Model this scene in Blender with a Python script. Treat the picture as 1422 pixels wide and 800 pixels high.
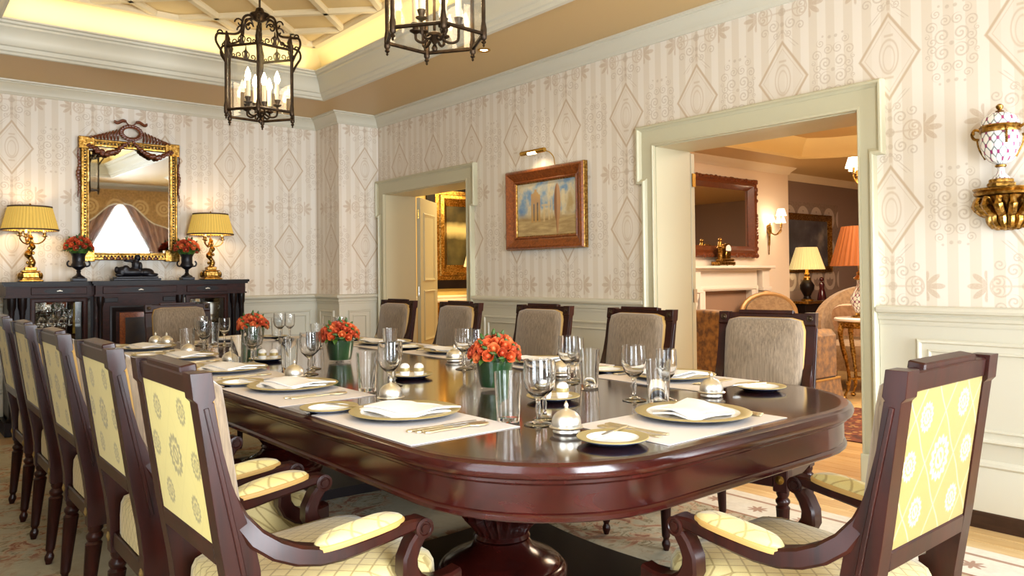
import bpy, bmesh, math, random
from mathutils import Vector, Matrix, Euler
for _o in list(bpy.data.objects):
    bpy.data.objects.remove(_o)
S = bpy.context.scene
COL = S.collection
PI = math.pi
rnd = random.Random(7)
def R(d): return math.radians(d)

# ------------------------------------------------------------ camera
cam_d = bpy.data.cameras.new('camera'); cam = bpy.data.objects.new('camera', cam_d); COL.objects.link(cam)
cam_d.sensor_width = 36.0
cam_d.lens = 1065.4 * 36.0 / 1422.0
cam_d.shift_y = -(400.0 - 367.0) / 1422.0
cam_d.clip_start = 0.02
cam.matrix_world = Matrix(((0.770302518, -0.000598526, -0.637678345, 0.0),
                           (-0.637587388, -0.017638472, -0.770176088, 0.0),
                           (-0.010786701, 0.999844251, -0.013968571, 1.17),
                           (0, 0, 0, 1)))
S.camera = cam

# ------------------------------------------------------------ world, exposure, daylight at the windows
W = bpy.data.worlds.new('sky'); S.world = W; W.use_nodes = True
W.node_tree.nodes['Background'].inputs[0].default_value = (0.82, 0.91, 1.0, 1)
W.node_tree.nodes['Background'].inputs[1].default_value = 5.0
S.view_settings.view_transform = 'Standard'
S.view_settings.look = 'None'
S.view_settings.exposure = -0.32
S.view_settings.gamma = 1.0
S.view_settings.use_curve_mapping = False
try:
    S.cycles.max_bounces = 9; S.cycles.diffuse_bounces = 4; S.cycles.glossy_bounces = 5
    S.cycles.transmission_bounces = 9; S.cycles.transparent_max_bounces = 16
    S.cycles.caustics_reflective = False; S.cycles.caustics_refractive = False
    S.cycles.sample_clamp_indirect = 4.0; S.cycles.sample_clamp_direct = 0
    S.cycles.use_denoising = True; S.cycles.blur_glossy = 0.5
except Exception:
    pass
def area(name, loc, direc, sx, sy, power, col, spread=180):
    l = bpy.data.lights.new(name, 'AREA'); l.shape = 'RECTANGLE'; l.size = sx; l.size_y = sy
    l.energy = power; l.color = col; l.spread = R(spread)
    o = bpy.data.objects.new(name, l); COL.objects.link(o); o.location = loc
    o.rotation_euler = Vector(direc).to_track_quat('-Z', 'Y').to_euler()
    return o
def point(name, loc, power, col, rad=0.03):
    l = bpy.data.lights.new(name, 'POINT'); l.energy = power; l.color = col; l.shadow_soft_size = rad
    o = bpy.data.objects.new(name, l); COL.objects.link(o); o.location = loc
    return o
def spot(name, loc, power, col, deg=110, direc=(0, 0, -1), rad=0.04):
    l = bpy.data.lights.new(name, 'SPOT'); l.energy = power; l.color = col; l.shadow_soft_size = rad
    l.spot_size = R(deg); l.spot_blend = 0.7
    o = bpy.data.objects.new(name, l); COL.objects.link(o); o.location = loc
    o.rotation_euler = Vector(direc).to_track_quat('-Z', 'Y').to_euler()
    return o
DAY = (0.86, 0.93, 1.0); WARM = (1.0, 0.74, 0.42); AMB = (1.0, 0.66, 0.30)
# openings of the three windows: (centre, half width, sill, head)
NEAR_Y, LEFT_X = -1.15, -0.42
area('window_daylight', (3.40, NEAR_Y - 0.10, 1.30), (0, 1, 0), 1.3, 2.1, 230, DAY, 130)
area('window_daylight', (0.75, NEAR_Y - 0.10, 1.30), (0, 1, 0), 1.3, 2.1, 230, DAY, 130)
area('window_daylight', (LEFT_X - 0.10, 0.9, 1.30), (1, 0, 0), 1.3, 2.0, 40, DAY)
# cove light strips hidden behind the lip of the ceiling tray
for loc_, sx_, sy_, pw_ in (((2.935, 3.24, 2.958), .07, 5.7, 8.5), ((.615, 3.24, 2.958), .07, 5.7, 8.5), ((1.775, 6.175, 2.958), 2.2, .07, 4.5), ((1.775, .305, 2.958), 2.2, .07, 4.5)):
    o_ = area('cove_light_strip', loc_, (0, 0, 1), sx_, sy_, pw_, (1.0, 0.84, 0.52)); o_.rotation_euler = (PI, 0, 0)

# ------------------------------------------------------------ mesh helpers
class MB:
    def __init__(s): s.v = []; s.f = []
    def add(s, vs, fs, M=None):
        o = len(s.v)
        if M is not None: vs = [M @ Vector(p) for p in vs]
        s.v += [tuple(p) for p in vs]; s.f += [tuple(i + o for i in f) for f in fs]
        return s
    def box(s, c, d, bev=0.0, M=None):
        hx, hy, hz = d[0] / 2, d[1] / 2, d[2] / 2
        b = min(bev, hx * .95, hy * .95, hz * .95)
        vs, fs = [], []
        sg = [(a, e, g) for a in (-1, 1) for e in (-1, 1) for g in (-1, 1)]
        if b <= 0:
            vs = [(c[0] + a * hx, c[1] + e * hy, c[2] + g * hz) for a, e, g in sg]
            fs = [(0, 1, 3, 2), (4, 5, 7, 6), (0, 1, 5, 4), (2, 3, 7, 6), (0, 2, 6, 4), (1, 3, 7, 5)]
            return s.add(vs, fs, M)
        ix = {}
        for a, e, g in sg:
            ix[(a, e, g)] = len(vs)
            vs += [(c[0] + a * hx, c[1] + e * (hy - b), c[2] + g * (hz - b)),
                   (c[0] + a * (hx - b), c[1] + e * hy, c[2] + g * (hz - b)),
                   (c[0] + a * (hx - b), c[1] + e * (hy - b), c[2] + g * hz)]
            fs.append((len(vs) - 3, len(vs) - 2, len(vs) - 1))
        for k in (-1, 1):
            fs.append(tuple(ix[(k, e, g)] for e, g in ((-1, -1), (1, -1), (1, 1), (-1, 1))))
            fs.append(tuple(ix[(a, k, g)] + 1 for a, g in ((-1, -1), (1, -1), (1, 1), (-1, 1))))
            fs.append(tuple(ix[(a, e, k)] + 2 for a, e in ((-1, -1), (1, -1), (1, 1), (-1, 1))))
            for j in (-1, 1):
                fs.append((ix[(k, j, -1)], ix[(k, j, 1)], ix[(k, j, 1)] + 1, ix[(k, j, -1)] + 1))
                fs.append((ix[(k, -1, j)], ix[(k, 1, j)], ix[(k, 1, j)] + 2, ix[(k, -1, j)] + 2))
                fs.append((ix[(-1, k, j)] + 1, ix[(1, k, j)] + 1, ix[(1, k, j)] + 2, ix[(-1, k, j)] + 2))
        return s.add(vs, fs, M)
    def b2(s, x0, x1, y0, y1, z0, z1, bev=0.0, M=None):
        return s.box(((x0 + x1) / 2, (y0 + y1) / 2, (z0 + z1) / 2), (abs(x1 - x0), abs(y1 - y0), abs(z1 - z0)), bev, M)
    def lathe(s, prof, n=24, M=None, flute=None, closed=False):
        """prof: list of (r, z); flute: (z0, z1, depth) radius of every other rib reduced"""
        vs, fs, rows = [], [], []
        for r, z in prof:
            if r < 1e-5:
                rows.append([len(vs)]); vs.append((0, 0, z)); continue
            row = []
            for i in range(n):
                a = 2 * PI * i / n; rr = r
                if flute and flute[0] <= z <= flute[1] and i % 2: rr = r * (1 - flute[2])
                row.append(len(vs)); vs.append((rr * math.cos(a), rr * math.sin(a), z))
            rows.append(row)
        pairs = list(zip(rows[:-1], rows[1:]))
        if closed: pairs.append((rows[-1], rows[0]))
        for A, B in pairs:
            if len(A) == 1 and len(B) == 1: continue
            for i in range(n):
                j = (i + 1) % n
                if len(A) == 1: fs.append((A[0], B[i], B[j]))
                elif len(B) == 1: fs.append((A[i], A[j], B[0]))
                else: fs.append((A[i], A[j], B[j], B[i]))
        if not closed:
            if len(rows[0]) > 1: fs.append(tuple(rows[0]))
            if len(rows[-1]) > 1: fs.append(tuple(rows[-1]))
        return s.add(vs, fs, M)
    def tube(s, pts, r, n=8, M=None, cap=True):
        pts = [Vector(p) for p in pts]; k = len(pts)
        rs = r if isinstance(r, (list, tuple)) else [r] * k
        vs, fs = [], []
        up = None
        for i, p in enumerate(pts):
            t = (pts[min(i + 1, k - 1)] - pts[max(i - 1, 0)])
            if t.length < 1e-9: t = Vector((0, 0, 1))
            t.normalize()
            if up is None:
                up = Vector((0, 0, 1)) if abs(t.z) < .9 else Vector((1, 0, 0))
            a = up - t * up.dot(t)
            if a.length < 1e-6: a = Vector((1, 0, 0)) - t * t.x
            a.normalize(); b = t.cross(a); up = a
            for j in range(n):
                w = 2 * PI * j / n
                vs.append(p + (a * math.cos(w) + b * math.sin(w)) * rs[i])
        for i in range(k - 1):
            for j in range(n):
                q = (j + 1) % n
                fs.append((i * n + j, i * n + q, (i + 1) * n + q, (i + 1) * n + j))
        if cap: fs += [tuple(range(n)), tuple(range((k - 1) * n, k * n))]
        return s.add(vs, fs, M)
    def ribbon(s, cen, hs, w, M=None):
        """rectangular bar along centres (x, y, z); height hs in the yz plane, width w along x"""
        k = len(cen); cen = [Vector(c) for c in cen]; vs, fs = [], []
        ws = w if isinstance(w, (list, tuple)) else [w] * k
        for i, c in enumerate(cen):
            t = cen[min(i + 1, k - 1)] - cen[max(i - 1, 0)]
            l = math.hypot(t.y, t.z) or 1; ny, nz = -t.z / l, t.y / l
            h = hs[i] / 2; x = ws[i] / 2; b = min(.006, x * .4, h * .4)
            for a, e in ((-x + b, h), (x - b, h), (x, h - b), (x, -h + b), (x - b, -h), (-x + b, -h), (-x, -h + b), (-x, h - b)):
                vs.append((c.x + a, c.y + ny * e, c.z + nz * e))
        for i in range(k - 1):
            for j in range(8):
                q = (j + 1) % 8; fs.append((i * 8 + j, i * 8 + q, (i + 1) * 8 + q, (i + 1) * 8 + j))
        fs += [tuple(range(8)), tuple(range((k - 1) * 8, k * 8))]
        return s.add(vs, fs, M)
    def prism(s, poly, h0, h1, fn=None, M=None):
        """extrude polygon [(a, b)] from h0 to h1; fn(a, b, h) -> xyz"""
        fn = fn or (lambda a, b, h: (a, b, h)); n = len(poly)
        vs = [fn(a, b, h0) for a, b in poly] + [fn(a, b, h1) for a, b in poly]
        fs = [tuple(range(n)), tuple(range(n, 2 * n))] + [(i, (i + 1) % n, n + (i + 1) % n, n + i) for i in range(n)]
        return s.add(vs, fs, M)
    def sweep(s, path, prof, closed=False, fn=None, M=None, cap=True):
        """mitred moulding: path [(a, b)], prof closed polygon [(offset to the left, h)]"""
        fn = fn or (lambda a, b, h: (a, b, h)); P = [Vector(p) for p in path]; n = len(P); m = len(prof)
        vs, fs = [], []
        for i in range(n):
            d0 = (P[i] - P[i - 1]) if (closed or i > 0) else None
            d1 = (P[(i + 1) % n] - P[i]) if (closed or i < n - 1) else None
            d0 = (d0 or d1).normalized(); d1 = (d1 or d0).normalized()
            n0, n1 = Vector((-d0.y, d0.x)), Vector((-d1.y, d1.x))
            mi = (n0 + n1); mi.normalize(); k = 1.0 / max(.2, mi.dot(n0))
            for o, h in prof:
                q = P[i] + mi * (o * k); vs.append(fn(q.x, q.y, h))
        for i in range(n if closed else n - 1):
            j = (i + 1) % n
            for a in range(m):
                b = (a + 1) % m; fs.append((i * m + a, i * m + b, j * m + b, j * m + a))
        if not closed and cap: fs += [tuple(range(m)), tuple(range((n - 1) * m, n * m))]
        return s.add(vs, fs, M)
    def grid(s, nu, nv, fn, M=None, wrap=False):
        vs = [fn(i / (nu - (0 if wrap else 1)), j / (nv - 1)) for j in range(nv) for i in range(nu)]
        fs = []
        for j in range(nv - 1):
            for i in range(nu if wrap else nu - 1):
                q = (i + 1) % nu; fs.append((j * nu + i, j * nu + q, (j + 1) * nu + q, (j + 1) * nu + i))
        return s.add(vs, fs, M)
    def ball(s, c, r, n=12, M=None):
        rx, ry, rz = r if isinstance(r, (list, tuple)) else (r, r, r)
        k = max(4, n // 2); T = Matrix.Translation(Vector(c)) @ Matrix.Diagonal((rx, ry, rz, 1))
        if M is not None: T = M @ T
        return s.lathe([(math.sin(PI * i / k), -math.cos(PI * i / k)) for i in range(k + 1)], n, T)
    def pad(s, hx, hy, z0, z1, puff, n=10, M=None, taper=1.0, p=4.0):
        """upholstered pad: straight welted sides and a domed top; taper scales the -y width"""
        def rim(u):
            a = 2 * PI * u; c, d = math.cos(a), math.sin(a)
            k = (abs(c) ** p + abs(d) ** p) ** (-1 / p); return c * k, d * k
        rows = [(1, 0), (1.0, .5), (.99, .85), (.955, 1.0), (.8, 1.0), (.55, 1.0), (.28, 1.0)]
        N = 4 * n; vs, fs = [], []
        for q, (k, t) in enumerate(rows):
            for i in range(N):
                x, y = rim(i / N); w = 1 + (taper - 1) * (1 - (y * k + 1) / 2)
                z = z0 + (z1 - z0) * t + (puff * (1 - max(abs(x), abs(y)) ** 2 * k ** 2) if q >= 3 else 0)
                vs.append((x * k * hx * w, y * k * hy, z))
        for q in range(len(rows) - 1):
            for i in range(N):
                j = (i + 1) % N; fs.append((q * N + i, q * N + j, (q + 1) * N + j, (q + 1) * N + i))
        fs.append(tuple(range(N))); vs.append((0, 0, z1 + puff)); l = (len(rows) - 1) * N
        fs += [(l + i, l + (i + 1) % N, len(vs) - 1) for i in range(N)]
        return s.add(vs, fs, M)
    def mesh(s, name, smooth=40):
        me = bpy.data.meshes.new(name); me.from_pydata(s.v, [], s.f)
        bm = bmesh.new(); bm.from_mesh(me); bmesh.ops.recalc_face_normals(bm, faces=bm.faces); bm.to_mesh(me); bm.free()
        if smooth:
            for p in me.polygons: p.use_smooth = True
            try: me.set_sharp_from_angle(angle=R(smooth))
            except Exception: pass
        return me
    def build(s, name, mat, parent=None, loc=None, rot=None, smooth=40):
        me = s.mesh(name, smooth)
        if isinstance(mat, str): mat = MAT[mat]
        me.materials.append(mat)
        o = bpy.data.objects.new(name, me); COL.objects.link(o)
        if parent is not None: o.parent = parent
        if loc is not None: o.location = loc
        if rot is not None: o.rotation_euler = rot
        return o

def tag(o, label=None, cat=None, group=None, kind=None):
    if label: o['label'] = label
    if cat: o['category'] = cat
    if group: o['group'] = group
    if kind: o['kind'] = kind
    return o
def thing(name, label, cat, loc=(0, 0, 0), rz=0.0, group=None):
    o = bpy.data.objects.new(name, None); COL.objects.link(o); o.empty_display_size = .1
    o.location = loc; o.rotation_euler = (0, 0, rz)
    return tag(o, label, cat, group)
def dup(root, loc=None, rz=None, label=None, group=None):
    def rec(o, par):
        c = o.copy(); COL.objects.link(c)
        if par is not None: c.parent = par
        for k in list(o.children): rec(k, c)
        return c
    r = rec(root, None)
    if loc is not None: r.location = loc
    if rz is not None: r.rotation_euler = (0, 0, rz)
    if label: r['label'] = label
    if group: r['group'] = group
    return r
def share(name, o, parent, loc=(0, 0, 0), rot=(0, 0, 0), scale=None):
    """another piece with the mesh data of o"""
    c = bpy.data.objects.new(name, o.data if hasattr(o, 'data') else o); COL.objects.link(c); c.parent = parent
    c.location = loc; c.rotation_euler = rot
    if scale is not None: c.scale = scale if isinstance(scale, (tuple, list)) else (scale,) * 3
    return c
def struct(mb, name, mat, parent=None, smooth=40):
    o = mb.build(name, mat, parent, smooth=smooth)
    if parent is None: o['kind'] = 'structure'
    return o

# ------------------------------------------------------------ node expressions
class X:
    nt = None
    def __init__(s, k): s.k = k
    @staticmethod
    def op(o, *a, clamp=False):
        n = X.nt.nodes.new('ShaderNodeMath'); n.operation = o; n.use_clamp = clamp
        for i, v in enumerate(a):
            if isinstance(v, X): X.nt.links.new(v.k, n.inputs[i])
            else: n.inputs[i].default_value = v
        return X(n.outputs[0])
    def __add__(s, o): return X.op('ADD', s, o)
    def __radd__(s, o): return X.op('ADD', o, s)
    def __sub__(s, o): return X.op('SUBTRACT', s, o)
    def __rsub__(s, o): return X.op('SUBTRACT', o, s)
    def __mul__(s, o): return X.op('MULTIPLY', s, o)
    def __rmul__(s, o): return X.op('MULTIPLY', o, s)
    def __truediv__(s, o): return X.op('DIVIDE', s, o)
    def __abs__(s): return X.op('ABSOLUTE', s)
def xfrac(a, period=1.0): # centred remainder in [-period/2, period/2]
    return X.op('SUBTRACT', X.op('WRAP', a, period, 0.0), period / 2) if False else X.op('WRAP', a, period / 2, -period / 2)
def xmax(a, b): return X.op('MAXIMUM', a, b)
def xmin(a, b): return X.op('MINIMUM', a, b)
def hyp(a, b): return X.op('SQRT', a * a + b * b)
def below(a, t, soft): # 1 where a < t
    return X.op('MULTIPLY_ADD', a, -1.0 / soft, t / soft + .5, clamp=True)
def ring(a, b, r, w, soft=.004): return below(abs(hyp(a, b) - r), w, soft)
def dot_(a, b, r, soft=.004): return below(hyp(a, b), r, soft)
def spir(a, b, R_, pitch, w, hand=1.0, ph=0.0, soft=.10): # volute
    r = hyp(a, b); t = X.op('ARCTAN2', b, a) * (hand / (2 * PI))
    return below(abs(xfrac(r / pitch - t + ph, 1.0)), w, soft) * below(r, R_, .003)
def sinx(a): return X.op('SINE', a)
def allmax(*l):
    r = l[0]
    for q in l[1:]: r = xmax(r, q)
    return r

MAT = {}
def srgb(h):
    h = h.lstrip('#'); c = [int(h[i:i + 2], 16) / 255 for i in (0, 2, 4)]
    return tuple((v / 12.92 if v <= .04045 else ((v + .055) / 1.055) ** 2.4) for v in c) + (1,)
class Mt:
    def __init__(s, name, **kw):
        s.m = bpy.data.materials.new(name); s.m.use_nodes = True; s.nt = s.m.node_tree; X.nt = s.nt
        s.b = s.nt.nodes['Principled BSDF']; MAT[name] = s.m
        for k, v in kw.items(): s.set(k.replace('_', ' '), v)
    def set(s, k, v):
        i = s.b.inputs[k]
        if isinstance(v, X): s.nt.links.new(v.k, i)
        elif hasattr(v, 'is_output') or isinstance(v, bpy.types.NodeSocket): s.nt.links.new(v, i)
        else:
            if isinstance(v, str): v = srgb(v)
            elif isinstance(v, tuple) and len(v) == 3: v = v + (1,)
            i.default_value = v
        return s
    def coord(s, kind='Object'):
        if not hasattr(s, 'tc'): s.tc = s.nt.nodes.new('ShaderNodeTexCoord')
        return s.tc.outputs[kind]
    def xyz(s, kind='Object'):
        n = s.nt.nodes.new('ShaderNodeSeparateXYZ'); s.nt.links.new(s.coord(kind), n.inputs[0])
        return [X(n.outputs[i]) for i in range(3)]
    def scaled(s, sc, kind='Object', rot=(0, 0, 0)):
        n = s.nt.nodes.new('ShaderNodeMapping'); s.nt.links.new(s.coord(kind), n.inputs[0])
        n.inputs['Scale'].default_value = sc if isinstance(sc, tuple) else (sc,) * 3
        n.inputs['Rotation'].default_value = rot
        return n.outputs[0]
    def noise(s, sc=5.0, det=3, vec=None, rough=.5, dist=0.0):
        n = s.nt.nodes.new('ShaderNodeTexNoise'); n.inputs['Scale'].default_value = sc; n.inputs['Detail'].default_value = det
        n.inputs['Roughness'].default_value = rough; n.inputs['Distortion'].default_value = dist
        s.nt.links.new(vec if vec is not None else s.coord(), n.inputs['Vector'])
        return X(n.outputs[0])
    def voro(s, sc=5.0, vec=None, feature='F1', out=0):
        n = s.nt.nodes.new('ShaderNodeTexVoronoi'); n.feature = feature; n.inputs['Scale'].default_value = sc
        s.nt.links.new(vec if vec is not None else s.coord(), n.inputs['Vector'])
        return n.outputs[out]
    def mix(s, f, a, b, blend='MIX'):
        n = s.nt.nodes.new('ShaderNodeMix'); n.data_type = 'RGBA'; n.blend_type = blend
        def put(sock, v):
            if isinstance(v, X): s.nt.links.new(v.k, sock)
            elif isinstance(v, bpy.types.NodeSocket): s.nt.links.new(v, sock)
            elif isinstance(v, str): sock.default_value = srgb(v)
            elif isinstance(v, tuple): sock.default_value = v if len(v) == 4 else v + (1,)
            else: sock.default_value = v
        put(n.inputs[0], f); put(n.inputs[6], a); put(n.inputs[7], b)
        return n.outputs[2]
    def ramp(s, f, stops):
        n = s.nt.nodes.new('ShaderNodeValToRGB'); e = n.color_ramp.elements
        while len(e) < len(stops): e.new(.5)
        for i, (p, c) in enumerate(stops):
            e[i].position = p; e[i].color = srgb(c) if isinstance(c, str) else (c if len(c) == 4 else c + (1,))
        s.nt.links.new(f.k if isinstance(f, X) else f, n.inputs[0]); return n.outputs[0]
    def bump(s, h, strength=.3, dist=.002):
        n = s.nt.nodes.new('ShaderNodeBump'); n.inputs['Strength'].default_value = strength; n.inputs['Distance'].default_value = dist
        s.nt.links.new(h.k if isinstance(h, X) else h, n.inputs['Height']); s.nt.links.new(n.outputs[0], s.b.inputs['Normal'])
        return s
    def base(s, c): return s.set('Base Color', c)

# ------------------------------------------------------------ materials
def wood(name, dark, light, sc=(3, 3, .6), rough=.28, coat=.5, spec=.35):
    m = Mt(name, Roughness=rough); v = m.scaled(sc)
    n = m.noise(9, 5, v, .6, 1.2)
    m.base(m.ramp(n, [(.28, dark), (.72, light)])); m.set('Coat Weight', coat); m.set('Coat Roughness', .12); m.set('Specular IOR Level', spec)
    return m
wood('mahogany', '#1b0805', '#35110a', (2.2, 2.2, .35), .34, .10, .25)
wood('mahogany_table', '#220907', '#3d100b', (.5, .5, 1.2), .2, .35, .3)
wood('table_top_wood', '#1d0b08', '#34150e', (7, .8, 7), .1, .8, .4)
wood('sideboard_wood', '#1c0b08', '#3c190f', (1.2, 6, 6), .4, .0, .15)
wood('ebonised_wood', '#0e0808', '#1b0f0e', (2, 2, 2), .38, .0, .18)
wood('skirting_wood', '#2b1a12', '#3e271c', (4, .7, 4), .35, .1)
wood('frame_wood', '#5d2a12', '#9a5424', (6, 2, 6), .3, .5)
wood('dark_carved_wood', '#4a2414', '#7c4020', (9, 9, 9), .35, .2)
m = Mt('floor_board_wood', Roughness=.28); v = m.scaled((9, .9, 1)); n = m.noise(5, 5, v, .6, .8)
oi = m.nt.nodes.new('ShaderNodeObjectInfo')
m.base(m.mix(X(oi.outputs['Random']) * .55, m.ramp(n, [(.3, '#cda66c'), (.7, '#e4c790')]), '#b58a55')); m.set('Coat Weight', .4)
def plain(name, col, rough=.5, metal=0.0, **kw):
    m = Mt(name, Roughness=rough, Metallic=metal); m.base(col)
    for k, v in kw.items(): m.set(k.replace('_', ' '), v)
    return m
plain('paint_grey', '#cdc9b8', .42); plain('paint_white', '#e4ded0', .45); plain('paint_door', '#c1bca0', .38)
plain('paint_cream', '#e9ddc9', .5)
m = plain('soffit_paint', '#c2a36f', .42)
m = plain('cove_paint', '#ecd9a4', .6); plain('rib_paint', '#dfcda6', .55); plain('coffer_paint', '#dfc389', .6)
plain('brass', '#c9a14e', .25, 1.0); plain('steel_hinge', '#c9c6bd', .28, 1.0)
m = Mt('gilt', Metallic=1.0, Roughness=.3); n = m.noise(60, 3)
m.base(m.ramp(n, [(.3, '#604218'), (.55, '#a87f3c'), (.8, '#e2c07c')])); m.bump(n, .35, .004)
m = Mt('bronze', Metallic=.85, Roughness=.42); n = m.noise(40, 3)
m.base(m.ramp(n, [(.3, '#2a2018'), (.75, '#4b3a29')])); m.bump(n, .3, .003)
m = Mt('black_bronze', Metallic=.3, Roughness=.4); m.base('#15131a')
m = Mt('silver', Metallic=1.0, Roughness=.34); m.base('#ece9e0')
plain('old_gold', '#a88d58', .45, .8)
plain('gold_silver', '#e6d9b4', .32, 1.0); plain('silver_blade', '#d8d8d6', .28, 1.0)
plain('porcelain', '#f3f1ee', .18, Coat_Weight=.5); plain('plate_gold', '#b8a56e', .4, .35)
plain('plate_blue', '#3b4660', .25); plain('linen', '#f6f3f0', .85); plain('mat_cloth', '#e3d9d2', .8)
plain('candle', '#efdcb4', .6); plain('bulb_socket', '#e9dcb8', .6)
def emit(name, col, s):
    m = Mt(name); m.base(col); m.set('Emission Color', col); m.set('Emission Strength', s); return m
emit('bulb_glow', (1.0, .80, .52), 22); emit('downlight_glow', (1.0, .88, .66), 14); emit('picture_light_glow', (1.0, .82, .5), 16)
plain('mirror_glass', '#e9ebe8', .02, 1.0)
def clear_glass(name, ior, gain, tint):                            # thin-walled glass: fresnel mix of clear and gloss
    m = Mt(name); nt = m.nt
    g = nt.nodes.new('ShaderNodeBsdfGlossy'); g.inputs['Roughness'].default_value = .03
    t = nt.nodes.new('ShaderNodeBsdfTransparent'); t.inputs[0].default_value = tint
    lw = nt.nodes.new('ShaderNodeLayerWeight'); lw.inputs[0].default_value = .5; mx = nt.nodes.new('ShaderNodeMixShader')
    nt.links.new((X.op('POWER', X(lw.outputs['Facing']), ior) * gain + .05).k, mx.inputs[0]); nt.links.new(t.outputs[0], mx.inputs[1]); nt.links.new(g.outputs[0], mx.inputs[2])
    nt.links.new(mx.outputs[0], nt.nodes['Material Output'].inputs[0])
m = Mt('glass', Roughness=0.0, IOR=1.33); m.base((1, 1, 1)); m.set('Transmission Weight', 1.0); m.set('Coat Weight', .6); m.set('Coat Roughness', .02)
clear_glass('pane_glass', 4.0, .5, (.99, .99, .985, 1))

# --- wallpaper: stripes, diamonds with urns, palmette crosses and scrolls
m = Mt('wallpaper', Roughness=.55); x, y, z = m.xyz()
gn = m.nt.nodes.new('ShaderNodeNewGeometry'); sp = m.nt.nodes.new('ShaderNodeSeparateXYZ'); m.nt.links.new(gn.outputs['True Normal'], sp.inputs[0])
nx = X.op('GREATER_THAN', abs(X(sp.outputs[0])), .5)
u0 = y * nx + (x - .262) * (1.0 - nx)
u = xfrac(u0 + .012, .579); v = xfrac(z - 1.475, .76); au, av = abs(u), abs(v)
D = au * 6.9 + av * 4.76
inside = below(D, 1.0, .06)
outline = xmax(below(abs(D - 1.0), .055, .05), below(abs(D - .83), .012, .03) * .6)
urn = xmax(below(abs(hyp(u * 22.0, v * 12.0) - 1.0), .07, .1), below(abs(hyp(u * 36.0, (v + .01) * 16.0) - 1.0), .09, .12) * .8)
urn = xmax(urn, below(abs(av - .105), .006, .006) * below(au, .022, .005))
cv = .38 - av
th = X.op('ARCTAN2', cv, au - .15); rr = hyp(au - .15, cv)
palm = below(rr, .092 * (.30 + .70 * abs(X.op('COSINE', th * 4.5))) * (.75 + .25 * X.op('COSINE', th)), .008) * X.op('GREATER_THAN', au, .158)
heart = xmax(spir(au - .118, cv - .018, .030, .020, .24, -1.0), below(abs(hyp((au - .105) * 1.0, cv * .9) - .042), .0035, .004))
stem = xmax(below(cv, .005, .004) * below(au, .14, .01), below(au, .008, .004) * below(cv, .15, .01))
scr = allmax(spir(au - .052, cv - .070, .034, .021, .2), spir(au - .108, cv - .098, .026, .018, .2, -1.0), spir(au - .036, cv - .125, .022, .015, .2), dot_(au, cv, .022), dot_(au, cv - .07, .013), dot_(au, cv - .11, .010))
fil = allmax(spir(au - .250, av - .040, .036, .021, .2), spir(au - .200, av - .088, .028, .017, .2, -1.0, .3), spir(au - .262, av - .110, .027, .016, .2, 1.0, .5), spir(au - .205, av - .020, .024, .015, .2, -1.0), spir(au - .222, av - .150, .022, .014, .2, -1.0), spir(au - .180, av - .05, .014, .012, .2), dot_(au - .289, av, .010), dot_(au - .272, av - .175, .009), dot_(au - .235, av - .185, .006))
fern = below(abs(sinx((au + av) * 150.0)), .5, .3) * below(abs(au - .055 - (av - .215) * -.75), .016, .008) * below(abs(av - .225), .05, .01)
stripe = below(abs(xfrac(u0, .0965)), .024, .003)
nz = m.noise(160, 3)
wear = X.op('MULTIPLY_ADD', nz, .9, .35, clamp=True)
c = m.mix(stripe * .75, '#e4dcd0', '#d7cbb9')
c = m.mix(inside * .65, c, '#ded4c6')
c = m.mix(xmax(outline * .85, urn * .5), c, '#bfa88b')
c = m.mix(allmax(palm * .52, heart * .48, stem * .36) * wear, c, '#b1916d')
c = m.mix(allmax(scr * .55, fil * .55, fern * .5) * wear, c, '#b3a08a')
m.base(c); m.set('Sheen Weight', .15)

# --- textiles
def trellis(name, ground, line, sc, lw=.10):
    m = Mt(name, Roughness=.62); x, y, z = m.xyz()
    p, q = xfrac((x + y * .72 + z * .7) * sc, 1.0), xfrac((x - y * .72 - z * .7) * sc, 1.0)
    l = xmax(below(abs(p), lw, .06), below(abs(q), lw, .06)); n = m.noise(420, 2)
    m.base(m.mix(l * (.55 + n * .5), m.mix(n * .35, ground, line), line)); m.set('Sheen Weight', .25)
    m.bump(l * -1.0 + n * .3, .25, .002); return m
trellis('seat_trellis', '#c9b67c', '#8a7440', 27, .06)
trellis('arm_pad_trellis', '#cfbe7c', '#97814a', 19, .05)
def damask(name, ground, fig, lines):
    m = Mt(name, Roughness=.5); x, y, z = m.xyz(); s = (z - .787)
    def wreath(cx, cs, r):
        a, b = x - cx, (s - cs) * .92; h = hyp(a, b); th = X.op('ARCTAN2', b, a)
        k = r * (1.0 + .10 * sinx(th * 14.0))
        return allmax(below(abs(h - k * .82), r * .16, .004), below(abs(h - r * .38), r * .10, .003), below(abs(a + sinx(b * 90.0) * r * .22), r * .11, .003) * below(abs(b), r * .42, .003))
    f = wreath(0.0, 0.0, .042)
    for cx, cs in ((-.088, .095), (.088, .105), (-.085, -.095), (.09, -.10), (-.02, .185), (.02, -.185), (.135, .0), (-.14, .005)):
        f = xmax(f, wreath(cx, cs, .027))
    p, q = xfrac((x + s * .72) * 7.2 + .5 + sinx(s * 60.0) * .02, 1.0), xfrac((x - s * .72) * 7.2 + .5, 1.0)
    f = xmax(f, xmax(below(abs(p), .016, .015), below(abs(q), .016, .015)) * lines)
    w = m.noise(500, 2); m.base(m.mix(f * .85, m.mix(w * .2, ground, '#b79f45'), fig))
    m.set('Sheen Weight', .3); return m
damask('damask_sheen_near', '#856f27', '#cfc494', .65); damask('damask_sheen_left', '#c9b864', '#776a34', .12)  # same damask twice: its sheen under different light is put into the colours
m = Mt('velvet_grey', Roughness=.7); n = m.noise(2.6, 4, m.scaled((60, 60, 1.6)), .7); w = m.noise(3, 2)
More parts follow.
